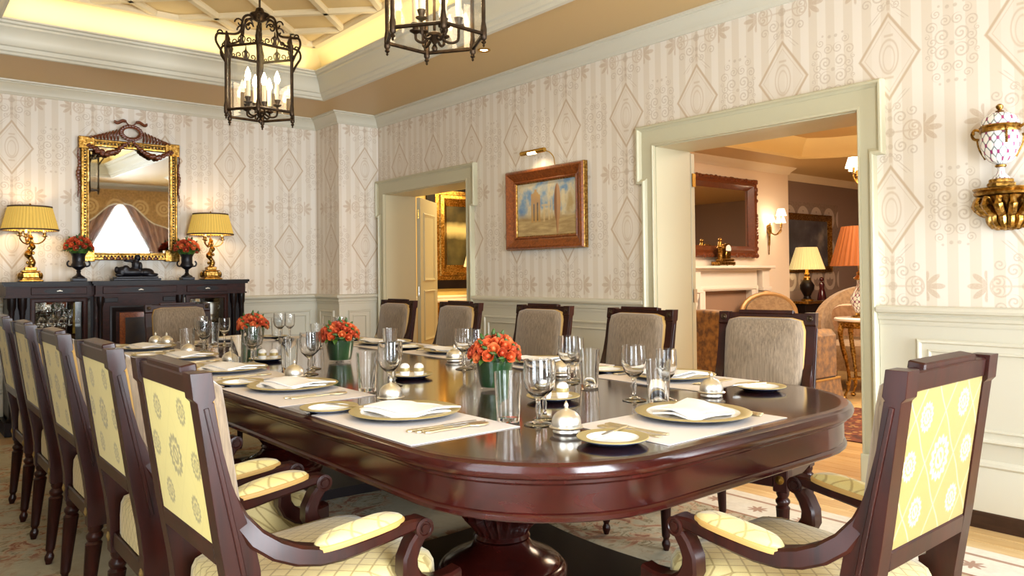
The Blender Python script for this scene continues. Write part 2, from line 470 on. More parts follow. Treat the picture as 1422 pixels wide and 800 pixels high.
m.base(m.mix(w * .4, m.ramp(n, [(.3, '#4f3d2b'), (.68, '#927d64')]), '#9d8a70')); m.set('Sheen Weight', .5)
plain('gimp_gold', '#b08a4a', .6); plain('welt_cream', '#d8cfb8', .7)
m = Mt('rug_weave', Roughness=.95); x, y, z = m.xyz()
n1 = m.noise(2.1, 2); n2 = m.noise(9, 4, None, .6, .6); n3 = m.noise(38, 2); n4 = m.noise(7, 4, None, .65, 1.5); n5 = m.noise(11, 4, m.scaled((1, 1.6, 1)), .7, 2.0)
patch = X.op('MULTIPLY_ADD', n1, 9.0, -3.7, clamp=True)
leaf = X.op('MULTIPLY_ADD', n5, 14.0, -7.3, clamp=True) * patch; rose = X.op('MULTIPLY_ADD', n4, 16.0, -8.8, clamp=True) * patch; blot = X.op('MULTIPLY_ADD', n4, 10.0, -4.8, clamp=True) * patch
med = allmax(ring(x - 1.775, (y - 3.2) * .62, .55, .018, .01), ring(x - 1.775, (y - 3.2) * .62, .78, .012, .01), ring(x - 1.775, (y - 1.6) * 1.0, 1.05, .02, .01))
edge = allmax(below(abs(abs(x - 1.6) - 1.86), .012, .006), below(abs(abs(x - 1.6) - 1.62), .010, .006))
star = below(hyp(xfrac(y, .24), abs(x - 1.6) - 1.74), .05 * (.75 + .25 * sinx(X.op('ARCTAN2', xfrac(y, .24), abs(x - 1.6) - 1.74) * 8.0)), .01) * X.op('GREATER_THAN', abs(x - 1.6), 1.66)
c = m.mix(n2, '#bdb59d', '#a0977d'); c = m.mix(leaf * .85, c, '#6b5c38'); c = m.mix(blot * .8, c, '#c9a07c'); c = m.mix(rose * .9, c, '#83442f')
c = m.mix(X.op('GREATER_THAN', abs(x - 1.6), 1.63), c, m.mix(n2, '#e6dfd0', '#cfc5b2')); c = m.mix(allmax(med * .7, edge * .8, star * .8), c, '#8f5a3e')
c = m.mix(n3 * .3, c, '#8a7f68'); m.base(c); m.bump(n3, .4, .004)
m = Mt('persian_weave', Roughness=.95); n2 = m.noise(14, 4); vv = X(m.voro(16)); m.base(m.mix(below(vv, .3, .1), m.ramp(n2, [(.35, '#3d170e'), (.6, '#6d351d')]), '#96703f'))
def fabric(name, a, b, sc=30):
    m = Mt(name, Roughness=.85); n = m.noise(sc, 3); m.base(m.ramp(n, [(.35, a), (.65, b)])); m.set('Sheen Weight', .3); return m
fabric('sofa_velvet', '#553614', '#8f6428', 22); fabric('chair_beige', '#b39a80', '#c6b096'); fabric('chair_rose', '#856849', '#9f825f'); fabric('cushion_weave', '#b89272', '#d0ae8c')
m = Mt('curtain_cloth', Roughness=.8); n = m.noise(5, 4, m.scaled((1, 1, .4))); m.base(m.ramp(n, [(.3, '#6d5248'), (.5, '#b08a70'), (.7, '#7d625c')]))
m = Mt('pelmet_cloth', Roughness=.8); x, y, z = m.xyz()
f = allmax(ring(xfrac(x, .42), z - 2.32, .13, .02), ring(xfrac(x, .42), z - 2.32, .07, .015), dot_(xfrac(x, .42), z - 2.32, .03)); n = m.noise(30, 3)
m.base(m.mix(f * .6, m.ramp(n, [(.3, '#8a6a3c'), (.7, '#b08a50')]), '#d0b078'))
def shade(name, col, e, folds=True):
    m = Mt(name, Roughness=.8); x, y, z = m.xyz(); a = X.op('ARCTAN2', y, x); f = sinx(a * 46.0) * .5 + .5
    c = m.mix(f * .45, col, tuple(v * .55 for v in srgb(col)[:3])); m.base(c); m.set('Emission Color', c); m.set('Emission Strength', e); return m  # pleat shading painted as darker stripes in colour and glow
shade('shade_gold', '#d0ab50', .68); shade('shade_cream', '#ecd08c', .9); shade('shade_orange', '#8f4a10', .25); shade('shade_white', '#fff2d8', 2.2)
plain('pale_gilt', '#b98f5c', .4, .3); plain('shade_trim', '#4b3520', .7); plain('shade_lining', '#f5e3b0', .8)
for i, c in enumerate(('#bf3a20', '#d65528', '#e27a42', '#ab2a1c')):
    m = Mt('rose_petal_%d' % i, Roughness=.55); n = m.noise(60, 2); m.base(m.mix(n * .45, c, '#e88a50')); m.set('Subsurface Weight', .0)
m = Mt('leaf_green', Roughness=.45); n = m.noise(30, 2); m.base(m.ramp(n, [(.35, '#1f3a14'), (.7, '#4a7029')]))
m = Mt('leaf_dark', Roughness=.3); n = m.noise(12, 3, m.scaled((1, 1, .35))); m.base(m.ramp(n, [(.35, '#12331a'), (.7, '#2c5a2e')])); m.set('Coat Weight', .8)
# --- vase pattern: trellis of green with magenta flowers on white
m = Mt('vase_porcelain', Roughness=.15); x, y, z = m.xyz(); a = X.op('ARCTAN2', y, x) * .11
p, q = xfrac((a + z) * 17.0, 1.0), xfrac((a - z) * 17.0, 1.0)
l = xmax(below(abs(p), .085, .04), below(abs(q), .085, .04)); fl = below(hyp(p, q), .22, .08)
c = m.mix(l * .8, '#f4f0ec', '#3d5d63'); m.base(m.mix(fl, c, '#8e3a66')); m.set('Coat Weight', .5)
m = Mt('damask_wall', Roughness=.7); x, y, z = m.xyz(); u = xfrac(x, .34); v = xfrac(z - 1.9, .42); f = xmax(ring(u, v, .12, .03), dot_(abs(u) - .05, v - .05, .05)); n = m.noise(30, 3)
m.base(m.mix(xmax(f * .8, n * .4), '#6f5c57', '#c9bcb3'))
plain('mauve_paint', '#8d7a74', .6); plain('warm_wall', '#ead9c6', .6); plain('gold_wall', '#d9bd72', .5); plain('hearth', '#94755f', .8)
plain('marble_white', '#e6dccf', .3)

# --- pictures (flat print on real canvases), object coordinates local to each canvas: x right, z up
def canvas(name, fn):
    m = Mt(name, Roughness=.45); x, y, z = m.xyz(); m.base(fn(m, x, z)); return m
def ruins(m, x, z):
    n = m.noise(6, 4, None, .55, .25); n2 = m.noise(9, 4, m.scaled((.6, 1, 3.2)), .6)
    sky = m.ramp(n, [(.30, '#3f6ea8'), (.43, '#7f9ab0'), (.55, '#cbbf9f'), (.68, '#b39a6a')])
    land = m.ramp(n2, [(.3, '#94774a'), (.7, '#c9b07c')])
    c = m.mix(below(z + (n - .5) * .06, -.05, .05), sky, land)
    def col(cx, w, z0, z1): return below(abs(x - cx), w, .006) * below(abs(z - (z0 + z1) / 2), (z1 - z0) / 2, .008)
    a = allmax(col(-.155, .013, -.10, .12), col(-.115, .014, -.10, .15), col(-.075, .012, -.10, .11), below(hyp((x + .115) * 1.2, z - .085), .05, .01) * below(z, .15, .01))
    c = m.mix(a * .85, c, '#b98d4c'); a2 = allmax(col(-.135, .006, -.09, .04), col(-.095, .007, -.09, .05)); c = m.mix(a2 * .8, c, '#4b3420')
    b = allmax(col(-.02, .010, -.10, .03), col(.035, .010, -.09, .05), col(.065, .008, -.08, .06), col(.0, .05, .015, .032)); c = m.mix(b * .7, c, '#cfb583')
    fig = xmax(below(hyp((x - .125) * 4.2, z - .03), .145, .015), below(hyp((x - .125) * 7.0, z + .10), .10, .01))
    c = m.mix(fig * .9, c, '#b8875a'); c = m.mix(fig * below(x, .12, .01) * .7, c, '#6f4526'); c = m.mix(col(.19, .016, -.06, .13) * .6, c, '#d9cba2')
    return c
canvas('picture_ruins', ruins)
canvas('picture_landscape', lambda m, x, z: m.mix(below(abs(z - .12 + m.noise(5, 3) * .1), .07, .09), m.ramp(m.noise(4, 4), [(.3, '#14120a'), (.7, '#5d532f')]), '#cfc08a'))
canvas('picture_seascape', lambda m, x, z: m.ramp(m.noise(3.2, 4), [(.3, '#2b2a30'), (.55, '#4d4d58'), (.75, '#8f8a86')]))
canvas('picture_still_life', lambda m, x, z: m.mix(dot_(x - .06, z + .12, .10, .02), m.ramp(m.noise(9, 3), [(.35, '#15101a'), (.8, '#3c2a1c')]), '#3f4a86'))

# ------------------------------------------------------------ the room
XW, YB, YP, XP = 3.874, 7.253, 6.768, 3.439     # right wall, back wall, pier face, pier side
TH = 4.22                                        # far face of the right wall
CZ = 2.76                                        # soffit
def open_wall(mb, to, a0, a1, z0, z1, holes, t0, t1):
    """wall slab along a, holes (a0, a1, z0, z1); to(a, t, z) -> box call"""
    cuts = sorted({a0, a1} | {h[0] for h in holes} | {h[1] for h in holes})
    for p, q in zip(cuts[:-1], cuts[1:]):
        hs = [h for h in holes if h[0] <= p + 1e-6 and h[1] >= q - 1e-6]
        if not hs: to(mb, p, q, z0, z1); continue
        h = hs[0]
        if h[2] > z0: to(mb, p, q, z0, h[2])
        if h[3] < z1: to(mb, p, q, h[3], z1)
D1 = (1.879, 3.214, 1.992); D2 = (5.253, 6.633, 1.980)
mb = MB(); open_wall(mb, lambda m, a, b, z0, z1: m.b2(XW, TH, a, b, z0, z1), .7, 7.6, 0, CZ, [(D1[0], D1[1], 0, D1[2]), (D2[0], D2[1], 0, D2[2])], 0, 0)
mb.b2(XW, 5.4, .55, .7, 0, CZ)
struct(mb, 'wall_right', 'wallpaper', smooth=0)
mb = MB(); mb.b2(-.6, XW, YB, YB + .15, 0, CZ); mb.b2(XP, XW, YP, YB, 0, CZ); struct(mb, 'wall_back', 'wallpaper', smooth=0)
mb = MB(); open_wall(mb, lambda m, a, b, z0, z1: m.b2(a, b, NEAR_Y - .2, NEAR_Y, z0, z1), -.62, 5.4, 0, CZ, [(.1, 1.4, .3, 2.5), (2.81, 4.11, .3, 2.5)], 0, 0)
struct(mb, 'wall_near', 'wallpaper', smooth=0)
mb = MB(); open_wall(mb, lambda m, a, b, z0, z1: m.b2(LEFT_X - .2, LEFT_X, a, b, z0, z1), NEAR_Y, YB, 0, CZ, [(.25, 1.55, .3, 2.5)], 0, 0)
struct(mb, 'wall_left', 'wallpaper', smooth=0)
mb = MB(); mb.b2(5.2, 5.4, NEAR_Y, .7, 0, CZ); struct(mb, 'wall_bay', 'wallpaper', smooth=0)

# floor: slab, and the strip boards the photograph shows beside and beyond the rug
floor = struct(MB().b2(-.62, 13.0, NEAR_Y - .2, 10.0, -.08, -.008), 'floor', 'floor_board_wood', smooth=0)
bw, k = .105, 0
bm_ = MB().box((0, 0, 0), (bw - .0025, 1, .008), .0012).mesh('board', 0); bm_.materials.append(MAT['floor_board_wood'])
xs = 3.45
while xs < 9.0:
    y0 = .72 - rnd.random() * .8
    L = 1.15
    while y0 < 5.0:
        y1 = min(5.0, y0 + L + rnd.random() * .5); a = max(.72, y0)
        if y1 - a > .06 and xs + bw < (9.0 if a > 1.2 else 5.2) and not (xs > 4.4 and a > 4.2 and xs < 5.6):
            share('floor_board', bm_, floor, (xs + bw / 2, (a + y1) / 2, -.004), scale=(1, y1 - a - .0025, 1))
        y0 = y1
    xs += bw
floor2 = None

# ceiling: soffit ring, tray moulding, cove, lattice of ribs
TX0, TX1, TY0, TY1 = .53, 3.02, .22, 6.26
mb = MB(); mb.b2(-.62, TX0, -1.4, 7.45, CZ, CZ + .04); mb.b2(TX1, 5.4, -1.4, 7.45, CZ, CZ + .04)
mb.b2(TX0, TX1, -1.4, TY0, CZ, CZ + .04); mb.b2(TX0, TX1, TY1, 7.45, CZ, CZ + .04)
ceiling = struct(mb, 'ceiling', 'soffit_paint', smooth=0)
ccw = [(TX0, TY0), (TX1, TY0), (TX1, TY1), (TX0, TY1)]
prof = [(-.05, 2.76), (-.05, 2.735), (-.02, 2.735), (-.012, 2.750), (0, 2.757), (.006, 2.772), (.010, 2.782), (.022, 2.788), (.03, 2.80), (.036, 2.83), (.052, 2.868), (.075, 2.895), (.082, 2.90), (.082, 2.915), (.098, 2.921), (.104, 2.935), (.118, 2.941), (.118, 2.952), (.09, 2.952), (.02, 2.80)]
tm = MB().sweep(ccw, prof, True); o = tm.build('tray_moulding', 'paint_grey', ceiling, smooth=28)
X0, X1, Y0, Y1, TZ = .69, 2.857, .38, 6.04, 3.15
prof = []
for i in range(9):
    t = i / 8; prof.append((-.06 + (.163 + .06) * (1 - math.cos(t * PI / 2)), 2.80 + (TZ - 2.80) * math.sin(t * PI / 2)))
prof += [(.163, TZ + .02), (-.08, TZ + .02), (-.08, 2.80)]
MB().sweep(ccw, prof, True).build('cove', 'cove_paint', ceiling, smooth=50)
MB().b2(X0 - .02, X1 + .02, Y0 - .02, Y1 + .02, TZ, TZ + .03).build('coffer', 'coffer_paint', ceiling, smooth=0)
def rib(p, q, w=.062, h=.035):
    p, q = Vector((*p, 0)), Vector((*q, 0)); d = q - p; L = d.length
    if L < .12: return
    M = Matrix.Translation((p + q) / 2) @ Matrix.Rotation(math.atan2(d.y, d.x), 4, 'Z')
    m = MB().prism([(-w / 2, 0), (w / 2, 0), (w / 2, -h * .5), (w / 2 - .012, -h), (-w / 2 + .012, -h), (-w / 2, -h * .5)], -L / 2, L / 2, lambda a, b, t: (t, a, TZ + b), M)
    m.build('ceiling_rib', 'rib_paint', ceiling, smooth=0)
for p, q in (((X0, Y0), (X1, Y0)), ((X1, Y0), (X1, Y1)), ((X1, Y1), (X0, Y1)), ((X0, Y1), (X0, Y0))): rib(p, q, .075, .04)
def clip(px, py, dx, dy):
    t0, t1 = -50, 50
    for p, d, lo, hi in ((px, dx, X0, X1), (py, dy, Y0, Y1)):
        a, b = (lo - p) / d, (hi - p) / d; t0 = max(t0, min(a, b)); t1 = min(t1, max(a, b))
    return ((px + dx * t0, py + dy * t0), (px + dx * t1, py + dy * t1)) if t1 > t0 + .1 else None
for i in range(-6, 16):
    for sgn in (1, -1):
        s_ = clip(X1, 5.525 - .594 * i, 1, sgn)
        if s_: rib(*s_)

room = [(XW, .7), (XW, YP), (XP, YP), (XP, YB), (LEFT_X, YB), (LEFT_X, NEAR_Y), (5.2, NEAR_Y), (5.2, .7)]
prof = [(0, 2.655), (.014, 2.655), (.02, 2.668), (.026, 2.674), (.03, 2.69), (.045, 2.715), (.07, 2.735), (.078, 2.738), (.078, 2.746), (.098, 2.748), (.10, 2.76), (0, 2.76)]
struct(MB().sweep(room, prof, True), 'trim_1', 'paint_grey', smooth=28)                      # crown moulding
runs = [[(XW, .72), (XW, 1.790)], [(XW, 3.302), (XW, 5.166)], [(XW, 6.720), (XW, YP), (XP, YP), (XP, YB), (LEFT_X, YB), (LEFT_X, 1.7)], [(LEFT_X, .1), (LEFT_X, NEAR_Y), (.0, NEAR_Y)]]
rail = [(0, .905), (.010, .905), (.014, .915), (.014, .925), (.024, .932), (.026, .945), (.020, .952), (.028, .962), (.046, .968), (.050, .980), (.046, .992), (.03, 1.0), (0, 1.0)]
mb = MB()
for r in runs: mb.sweep(r, rail)
struct(mb, 'trim_2', 'paint_grey', smooth=28)                                                 # chair rail
mb = MB()
for r in runs:
    mb.sweep(r, [(0, .07), (.006, .07), (.006, .91), (0, .91)])
    mb.sweep(r, [(0, .07), (.022, .07), (.022, .26), (.016, .275), (.024, .285), (.020, .30), (.008, .31), (0, .31)])
struct(mb, 'trim_3', 'paint_grey', smooth=28)                                                 # wainscot boards and plinth
for nm, r in (('baseboard_right', runs[0] and [runs[0], runs[1]]), ('baseboard_back', [runs[2]]), ('baseboard_near', [runs[3]])):
    mb = MB()
    for q in r: mb.sweep(q, [(0, 0), (.026, 0), (.026, .072), (.022, .078), (0, .078)])
    struct(mb, nm, 'skirting_wood', smooth=28)
fr = [(0, 0), (0, .014), (.006, .020), (.014, .018), (.020, .008), (.032, .006), (.046, .006), (.050, .012), (.056, .012), (.06, .003), (.06, 0)]
n_ = 4
for fn, rects in ((lambda a, b, h: (XW - .006 - h, a, b), ((.80, 1.609), (3.44, 5.03))), (lambda a, b, h: (a, YP - .006 - h, b), ((3.526, 3.772),)),
                  (lambda a, b, h: (XP - .006 - h, a, b), ((6.86, 7.16),)), (lambda a, b, h: (a, YB - .006 - h, b), ((2.767, 3.362), (.9, 2.4), (-.3, .6)))):
    for a0, a1 in rects:
        mb = MB().sweep([(a0, .388), (a1, .388), (a1, .842), (a0, .842)], fr, True, fn)
        struct(mb, 'trim_%d' % n_, 'paint_grey', smooth=28); n_ += 1

# ---- door surrounds with crossette ears, lining, open leaves
def surround(n, a0, a1, head, leg=.087, ear=.045, eb=1.752, top=.135):
    d = thing('door_%d' % n, ('large' if n == 1 else 'small') + ' doorway with eared cream surround in papered wall', None); d['kind'] = 'structure'
    del d['label']
    fn = lambda a, b, h: (XW - h, a, b)
    out = [(a0 - leg, .25), (a0 - leg, eb), (a0 - leg - ear, eb), (a0 - leg - ear, head + top), (a1 + leg + ear, head + top), (a1 + leg + ear, eb), (a1 + leg, eb), (a1 + leg, .25)]
    ins = [(a0 - leg + .004, .25), (a0 - leg + .004, eb + .004), (a0 - leg - ear + .004, eb + .004), (a0 - leg - ear + .004, head + top - .004), (a1 + leg + ear - .004, head + top - .004), (a1 + leg + ear - .004, eb + .004), (a1 + leg - .004, eb + .004), (a1 + leg - .004, .25)]
    m = MB(); m.prism(ins + [(a1 + .006, .25), (a1 + .006, head + .006), (a0 - .006, head + .006), (a0 - .006, .25)], 0, .022, fn)
    m.sweep(out, [(0, 0), (0, .040), (-.006, .046), (-.016, .046), (-.022, .034), (-.034, .026), (-.034, 0)], False, fn)
    m.sweep([(a0, .25), (a0, head), (a1, head), (a1, .25)], [(.014, 0), (.014, .028), (.004, .030), (0, .026), (0, 0)], False, fn)
    m.build('casing', 'paint_door', d, smooth=20)
    for s, c in ((-1, a0), (1, a1)):
        MB().b2(XW - .05, XW, c + (0 if s > 0 else -leg - .008), c + (leg + .008 if s > 0 else 0), 0, .25, .004).build('plinth_block', 'paint_door', d, smooth=0)
        MB().b2(XW - .002, TH + .004, c - (.006 if s > 0 else 0), c + (0 if s > 0 else .006), 0, head).build('jamb', 'paint_door', d, smooth=0)
    MB().b2(XW - .002, TH + .004, a0, a1, head - .006, head).build('soffit_board', 'paint_door', d, smooth=0)
    return d
d1 = surround(1, *D1); d2 = surround(2, *D2)
def leaf(d, hinge, ang, width, h, mat):
    M = Matrix.Translation(hinge) @ Matrix.Rotation(ang, 4, 'Z')
    l = MB().b2(.004, width, -.02, .02, .006, h, .003, M).build('leaf', mat, d, smooth=0)
    for z0, z1 in ((.15, .42), (.50, 1.02), (1.12, h - .15)):
        for s in (-1, 1):
            fn = lambda a, b, t: (a, s * (.02 + t), b)
            mb = MB().sweep([(.12, z0), (width - .12, z0), (width - .12, z1), (.12, z1)], [(0, 0), (0, .008), (.008, .012), (.018, .006), (.03, .003), (.03, 0)], True, fn, M)
            mb.build('leaf_panel', mat, l, smooth=0)
    for z_, mt in ((1.80, 'brass'), (1.016, 'steel_hinge'), (.25, 'steel_hinge')):
        MB().tube([(0, 0, z_ - .045), (0, 0, z_ + .045)], .006, 8, M).build('hinge', mt, d)
    return l
leaf(d1, (TH + .054, D1[1] + .006, 0), R(90), .66, D1[2] - .01, 'paint_door')
for z_, mt in ((1.80, 'brass'), (1.016, 'steel_hinge')):
    for a, b in ((TH - .028, TH + .002), (TH + .036, TH + .070)):
        MB().b2(a, b, D1[1] - .001, D1[1] + .004, z_ - .045, z_ + .045).build('hinge_plate', mt, d1, smooth=0)
leaf(d2, (TH + .030, D2[1] - .01, 0), R(41), .66, D2[2] - .01, 'paint_door')

# ---- windows behind the camera (the mirror shows the right-hand one)
def window(n, c, axis, half=.65, z0=.3, z1=2.5):
    w = bpy.data.objects.new('window_%d' % n, None); COL.objects.link(w); w['kind'] = 'structure'; w.empty_display_size = .1
    M = Matrix.Translation(c) @ Matrix.Rotation(axis, 4, 'Z')      # local +y points into the room
    m = MB().sweep([(-half, z0), (half, z0), (half, z1), (-half, z1)], [(0, 0), (0, .07), (.05, .07), (.05, 0)], True, lambda a, b, h: (a, -.08 + h, b), M)
    m.box((0, -.05, 1.3), (.03, .03, z1 - z0), 0, M); m.box((0, -.05, 1.3), (2 * half, .03, .03), 0, M); m.build('window_frame', 'paint_white', w, smooth=0)
    for s in (-1, 1):
        for q in (0, 1):
            MB().box((s * half / 2, -.05, (.85, 1.95)[q]), (half - .08, .004, 1.05), 0, M).build('pane', 'pane_glass', w, smooth=0)
    return M
def curtains(M, where):
    for s in (-1, 1):
        def fn(u, v, s=s):
            z = 2.58 - 2.54 * v; pull = max(0.0, 1 - abs(z - .75) / 1.5) if z > .75 else max(.55, 1 - (.75 - z) * .5)
            inner = .015 + .50 * min(1, max(0, (2.42 - z)) / .95) if z > .9 else .53
            xx = inner + (.86 - inner) * u
            return (s * xx, .075 + .032 * math.sin(u * 34 + v * 2), z)
        m = MB().grid(70, 16, fn, M)
        m.v += [tuple(Vector(p) + M.to_3x3() @ Vector((0, .006, 0))) for p in m.v]; n = len(m.v) // 2
        m.f += [tuple(i + n for i in reversed(f)) for f in m.f]
        tag(m.build('curtain', 'curtain_cloth'), 'striped drawn-back curtain, %s side of %s window' % (('left', 'right')[s > 0], where), 'curtain', None)
    pts = []
    for i in range(41):
        x_ = -.98 + 1.96 * i / 40; a = abs(x_) / .98
        pts.append((x_, 2.37 - .60 * a ** 1.3 + .05 * math.sin(a * 9)))
    poly = pts + [(.98, 2.645), (-.98, 2.645)]
    m = MB().prism(poly, .13, .19, lambda a, b, h: (a, h, b), M)
    o = m.build('pelmet', 'pelmet_cloth', smooth=0); tag(o, 'shaped brown damask pelmet over %s window' % where, 'pelmet')
    MB().tube([(a, .20, b) for a, b in pts], .011, 6, M).build('fringe', 'welt_cream', o)
Mw = window(1, (3.46, NEAR_Y, 0), 0); curtains(Mw, 'the right-hand near')
Mw = window(2, (.75, NEAR_Y, 0), 0)
Mw = window(3, (LEFT_X, .9, 0), R(-90))

# ---- soffit downlights
for i, (x_, y_) in enumerate(((3.295, 4.264),)):
    t = thing('ceiling_downlight', None, None, (x_, y_, CZ))
    MB().lathe([(.026, -.001), (.044, -.001), (.046, -.006), (.040, -.010), (.026, -.004)], 20, closed=True).build('trim_ring', 'brass', t)
    MB().lathe([(0, -.003), (.026, -.003), (.026, -.001), (0, -.001)], 20).build('lens', 'downlight_glow', t)
    tag(t, ('small recessed brass downlight in the soffit beside the nearer lantern' if i == 0 else 'small recessed brass downlight in the ceiling soffit outside the view'), 'downlight', None if i == 0 else 'soffit downlights out of view')
    spot('downlight_beam', (x_, y_, CZ - .02), 12, (1.0, .84, .62), 120)

# ------------------------------------------------------------ the rooms beyond the two doorways
LZ, FY, RY = 2.45, 5.10, 5.40
struct(MB().b2(TH, 8.656, FY, RY + .06, 0, LZ + .02), 'wall_fireplace', 'warm_wall', smooth=0)
struct(MB().b2(8.6561, 13, RY, RY + .12, 0, LZ + .02), 'wall_recess', 'mauve_paint', smooth=0)
struct(MB().b2(11.9, 12.1, 0, RY, 0, LZ + .02), 'wall_end', 'mauve_paint', smooth=0)
struct(MB().b2(TH, 12.1, .35, .5, 0, LZ + .02), 'wall_living_near', 'warm_wall', smooth=0)
prof = [(0, LZ - .085), (.012, LZ - .085), (.02, LZ - .06), (.05, LZ - .03), (.07, LZ - .012), (.08, LZ), (0, LZ)]
struct(MB().sweep([(11.9, RY), (8.656, RY), (8.656, FY), (TH, FY)], prof), 'trim_20', 'paint_cream', smooth=28)
LT = [(5.0, 1.5), (8.24, 1.5), (8.24, 4.0), (8.17, 4.22), (8.06, 4.38), (7.92, 4.51), (5.0, 4.51)]
mb = MB(); N = len(LT)
outer = [(TH, .4), (12.1, .4), (12.1, 5.5), (TH, 5.5)]
for p0, p1, q0, q1 in ((TH, 12.1, .4, 1.5), (TH, 12.1, 4.51, 5.5), (TH, 5.0, 1.5, 4.51), (8.24, 12.1, 1.5, 4.51)): mb.b2(p0, p1, q0, q1, LZ, LZ + .03)
mb.prism([(8.24, 4.0), (8.24, 4.51), (7.92, 4.51), (8.06, 4.38), (8.17, 4.22)], LZ, LZ + .03)
c2 = struct(mb, 'ceiling_living', 'soffit_paint', smooth=0)
MB().sweep(LT, [(0, LZ), (-.02, LZ - .02), (.015, LZ), (.03, LZ + .04), (.05, LZ + .10), (.08, LZ + .15), (.10, LZ + .19), (0, LZ + .19)], True).build('tray_moulding', 'cove_paint', c2, smooth=28)
MB().b2(4.6, 9.2, 1.2, 4.5, LZ + .19, LZ + .22).build('coffer', 'soffit_paint', c2, smooth=0)
# hall beyond the far doorway
struct(MB().b2(TH, 8.5, 8.05, 8.2, 0, 2.6).b2(8.5, 8.65, RY, 8.2, 0, 2.6), 'wall_hall', 'gold_wall', smooth=0)
struct(MB().b2(TH, 8.65, FY + .15, 8.2, 2.55, 2.6), 'ceiling_hall', 'soffit_paint', smooth=0)
struct(MB().sweep([(8.5, 8.05), (TH, 8.05)], [(0, .84), (.03, .85), (.03, .90), (0, .92)]), 'trim_21', 'paint_cream', smooth=28)
area('hall_fill_light', (5.6, 6.9, 2.5), (0, 0, -1), 1.2, 1.2, 75, (1.0, .74, .36))  # overhead area fill without a fixture, separate from the hall's table lamp
area('living_room_fill', (6.8, 2.7, LZ - .02), (0, 0, -1), 2.2, 1.8, 190, (1.0, .89, .74))  # unseen ceiling-level fill for the living room, no fixture
area('living_room_fill', (6.7, 2.7, LZ + .05), (0, 0, 1), 2.2, 1.5, 120, (1.0, .78, .44))  # upward fill added inside the tray to light its ceiling

# ------------------------------------------------------------ rugs
GZ = .004
tag(MB().b2(-.36, 3.55, .1, 6.5, -.004, GZ).build('dining_rug', 'rug_weave', smooth=0), 'pale needlepoint rug with flowers under the long dining table', 'rug')
tag(MB().b2(5.15, 6.45, .9, 3.2, -.004, .006).build('persian_rug', 'persian_weave', smooth=0), 'dark red patterned rug on the living room boards through the large doorway', 'rug')

# ------------------------------------------------------------ dining table
TL, TR, TN, TF, TZ_ = .965, 2.585, 1.12, 5.30, .760
def rrect(x0, x1, y0, y1, r, n=10):
    p = []
    for cx, cy, a0 in ((x1 - r, y0 + r, -90), (x1 - r, y1 - r, 0), (x0 + r, y1 - r, 90), (x0 + r, y0 + r, 180)):
        for i in range(n + 1):
            a = R(a0 + 90 * i / n); p.append((cx + r * math.cos(a), cy + r * math.sin(a)))
    return p
table = thing('dining_table', 'long dark polished mahogany dining table with rounded corners on pedestals', 'table', (1.775, 3.21, 0))
TM = Matrix.Translation((-1.775, -3.21, 0))
path = rrect(TL, TR, TN, TF, .44)
m = MB().prism(rrect(TL + .036, TR - .036, TN + .036, TF - .036, .404), .715, TZ_, None, TM)
m.build('tabletop', 'table_top_wood', table, smooth=0)
MB().sweep(path, [(.036, .760), (.016, .760), (.012, .756), (.005, .754), (.002, .748), (0, .738), (.003, .728), (.012, .722), (.018, .721), (.018, .714), (.026, .708), (.036, .704)], True, None, TM).build('moulded_edge', 'mahogany_table', table, smooth=32)
MB().sweep(path, [(.030, .715), (.030, .646), (.026, .644), (.022, .638), (.022, .630), (.026, .626), (.055, .626), (.055, .715)], True, None, TM).build('apron', 'mahogany_table', table, smooth=32)
MB().b2(TL + .2, TR - .2, TN + .2, TF - .2, .64, .70, 0, TM).build('underframe', 'ebonised_wood', table, smooth=0)
for py in (2.22, 4.24):
    M = TM @ Matrix.Translation((1.775, py, 0))
    urn = MB().lathe([(.02, .205), (.095, .205), (.105, .215), (.098, .228), (.112, .25), (.145, .285), (.165, .33), (.17, .37), (.155, .41), (.12, .44), (.10, .46), (.09, .50), (.10, .56), (.15, .60), (.22, .615), (.22, .66), (.02, .66)], 48, M, (.24, .42, .13)).build('pedestal', 'mahogany_table', table, smooth=50)
    MB().lathe([(.0, .055), (.225, .055), (.238, .075), (.24, .10), (.225, .118), (.215, .12), (.205, .135), (.16, .155), (.115, .18), (.10, .206), (0, .206)], 48, M).build('turned_base', 'mahogany_table', table, smooth=45)
    pl = []
    for k_ in range(4):
        for i in range(13):
            t = -1 + 2 * i / 12; e = .60 - .085 * (1 - t * t)
            a, b = e, t * .60
            for _ in range(k_): a, b = -b, a
            if i < 12: pl.append((a, b))
    MB().prism(pl, GZ, .055, None, M).build('plinth', 'ebonised_wood', table, smooth=0)

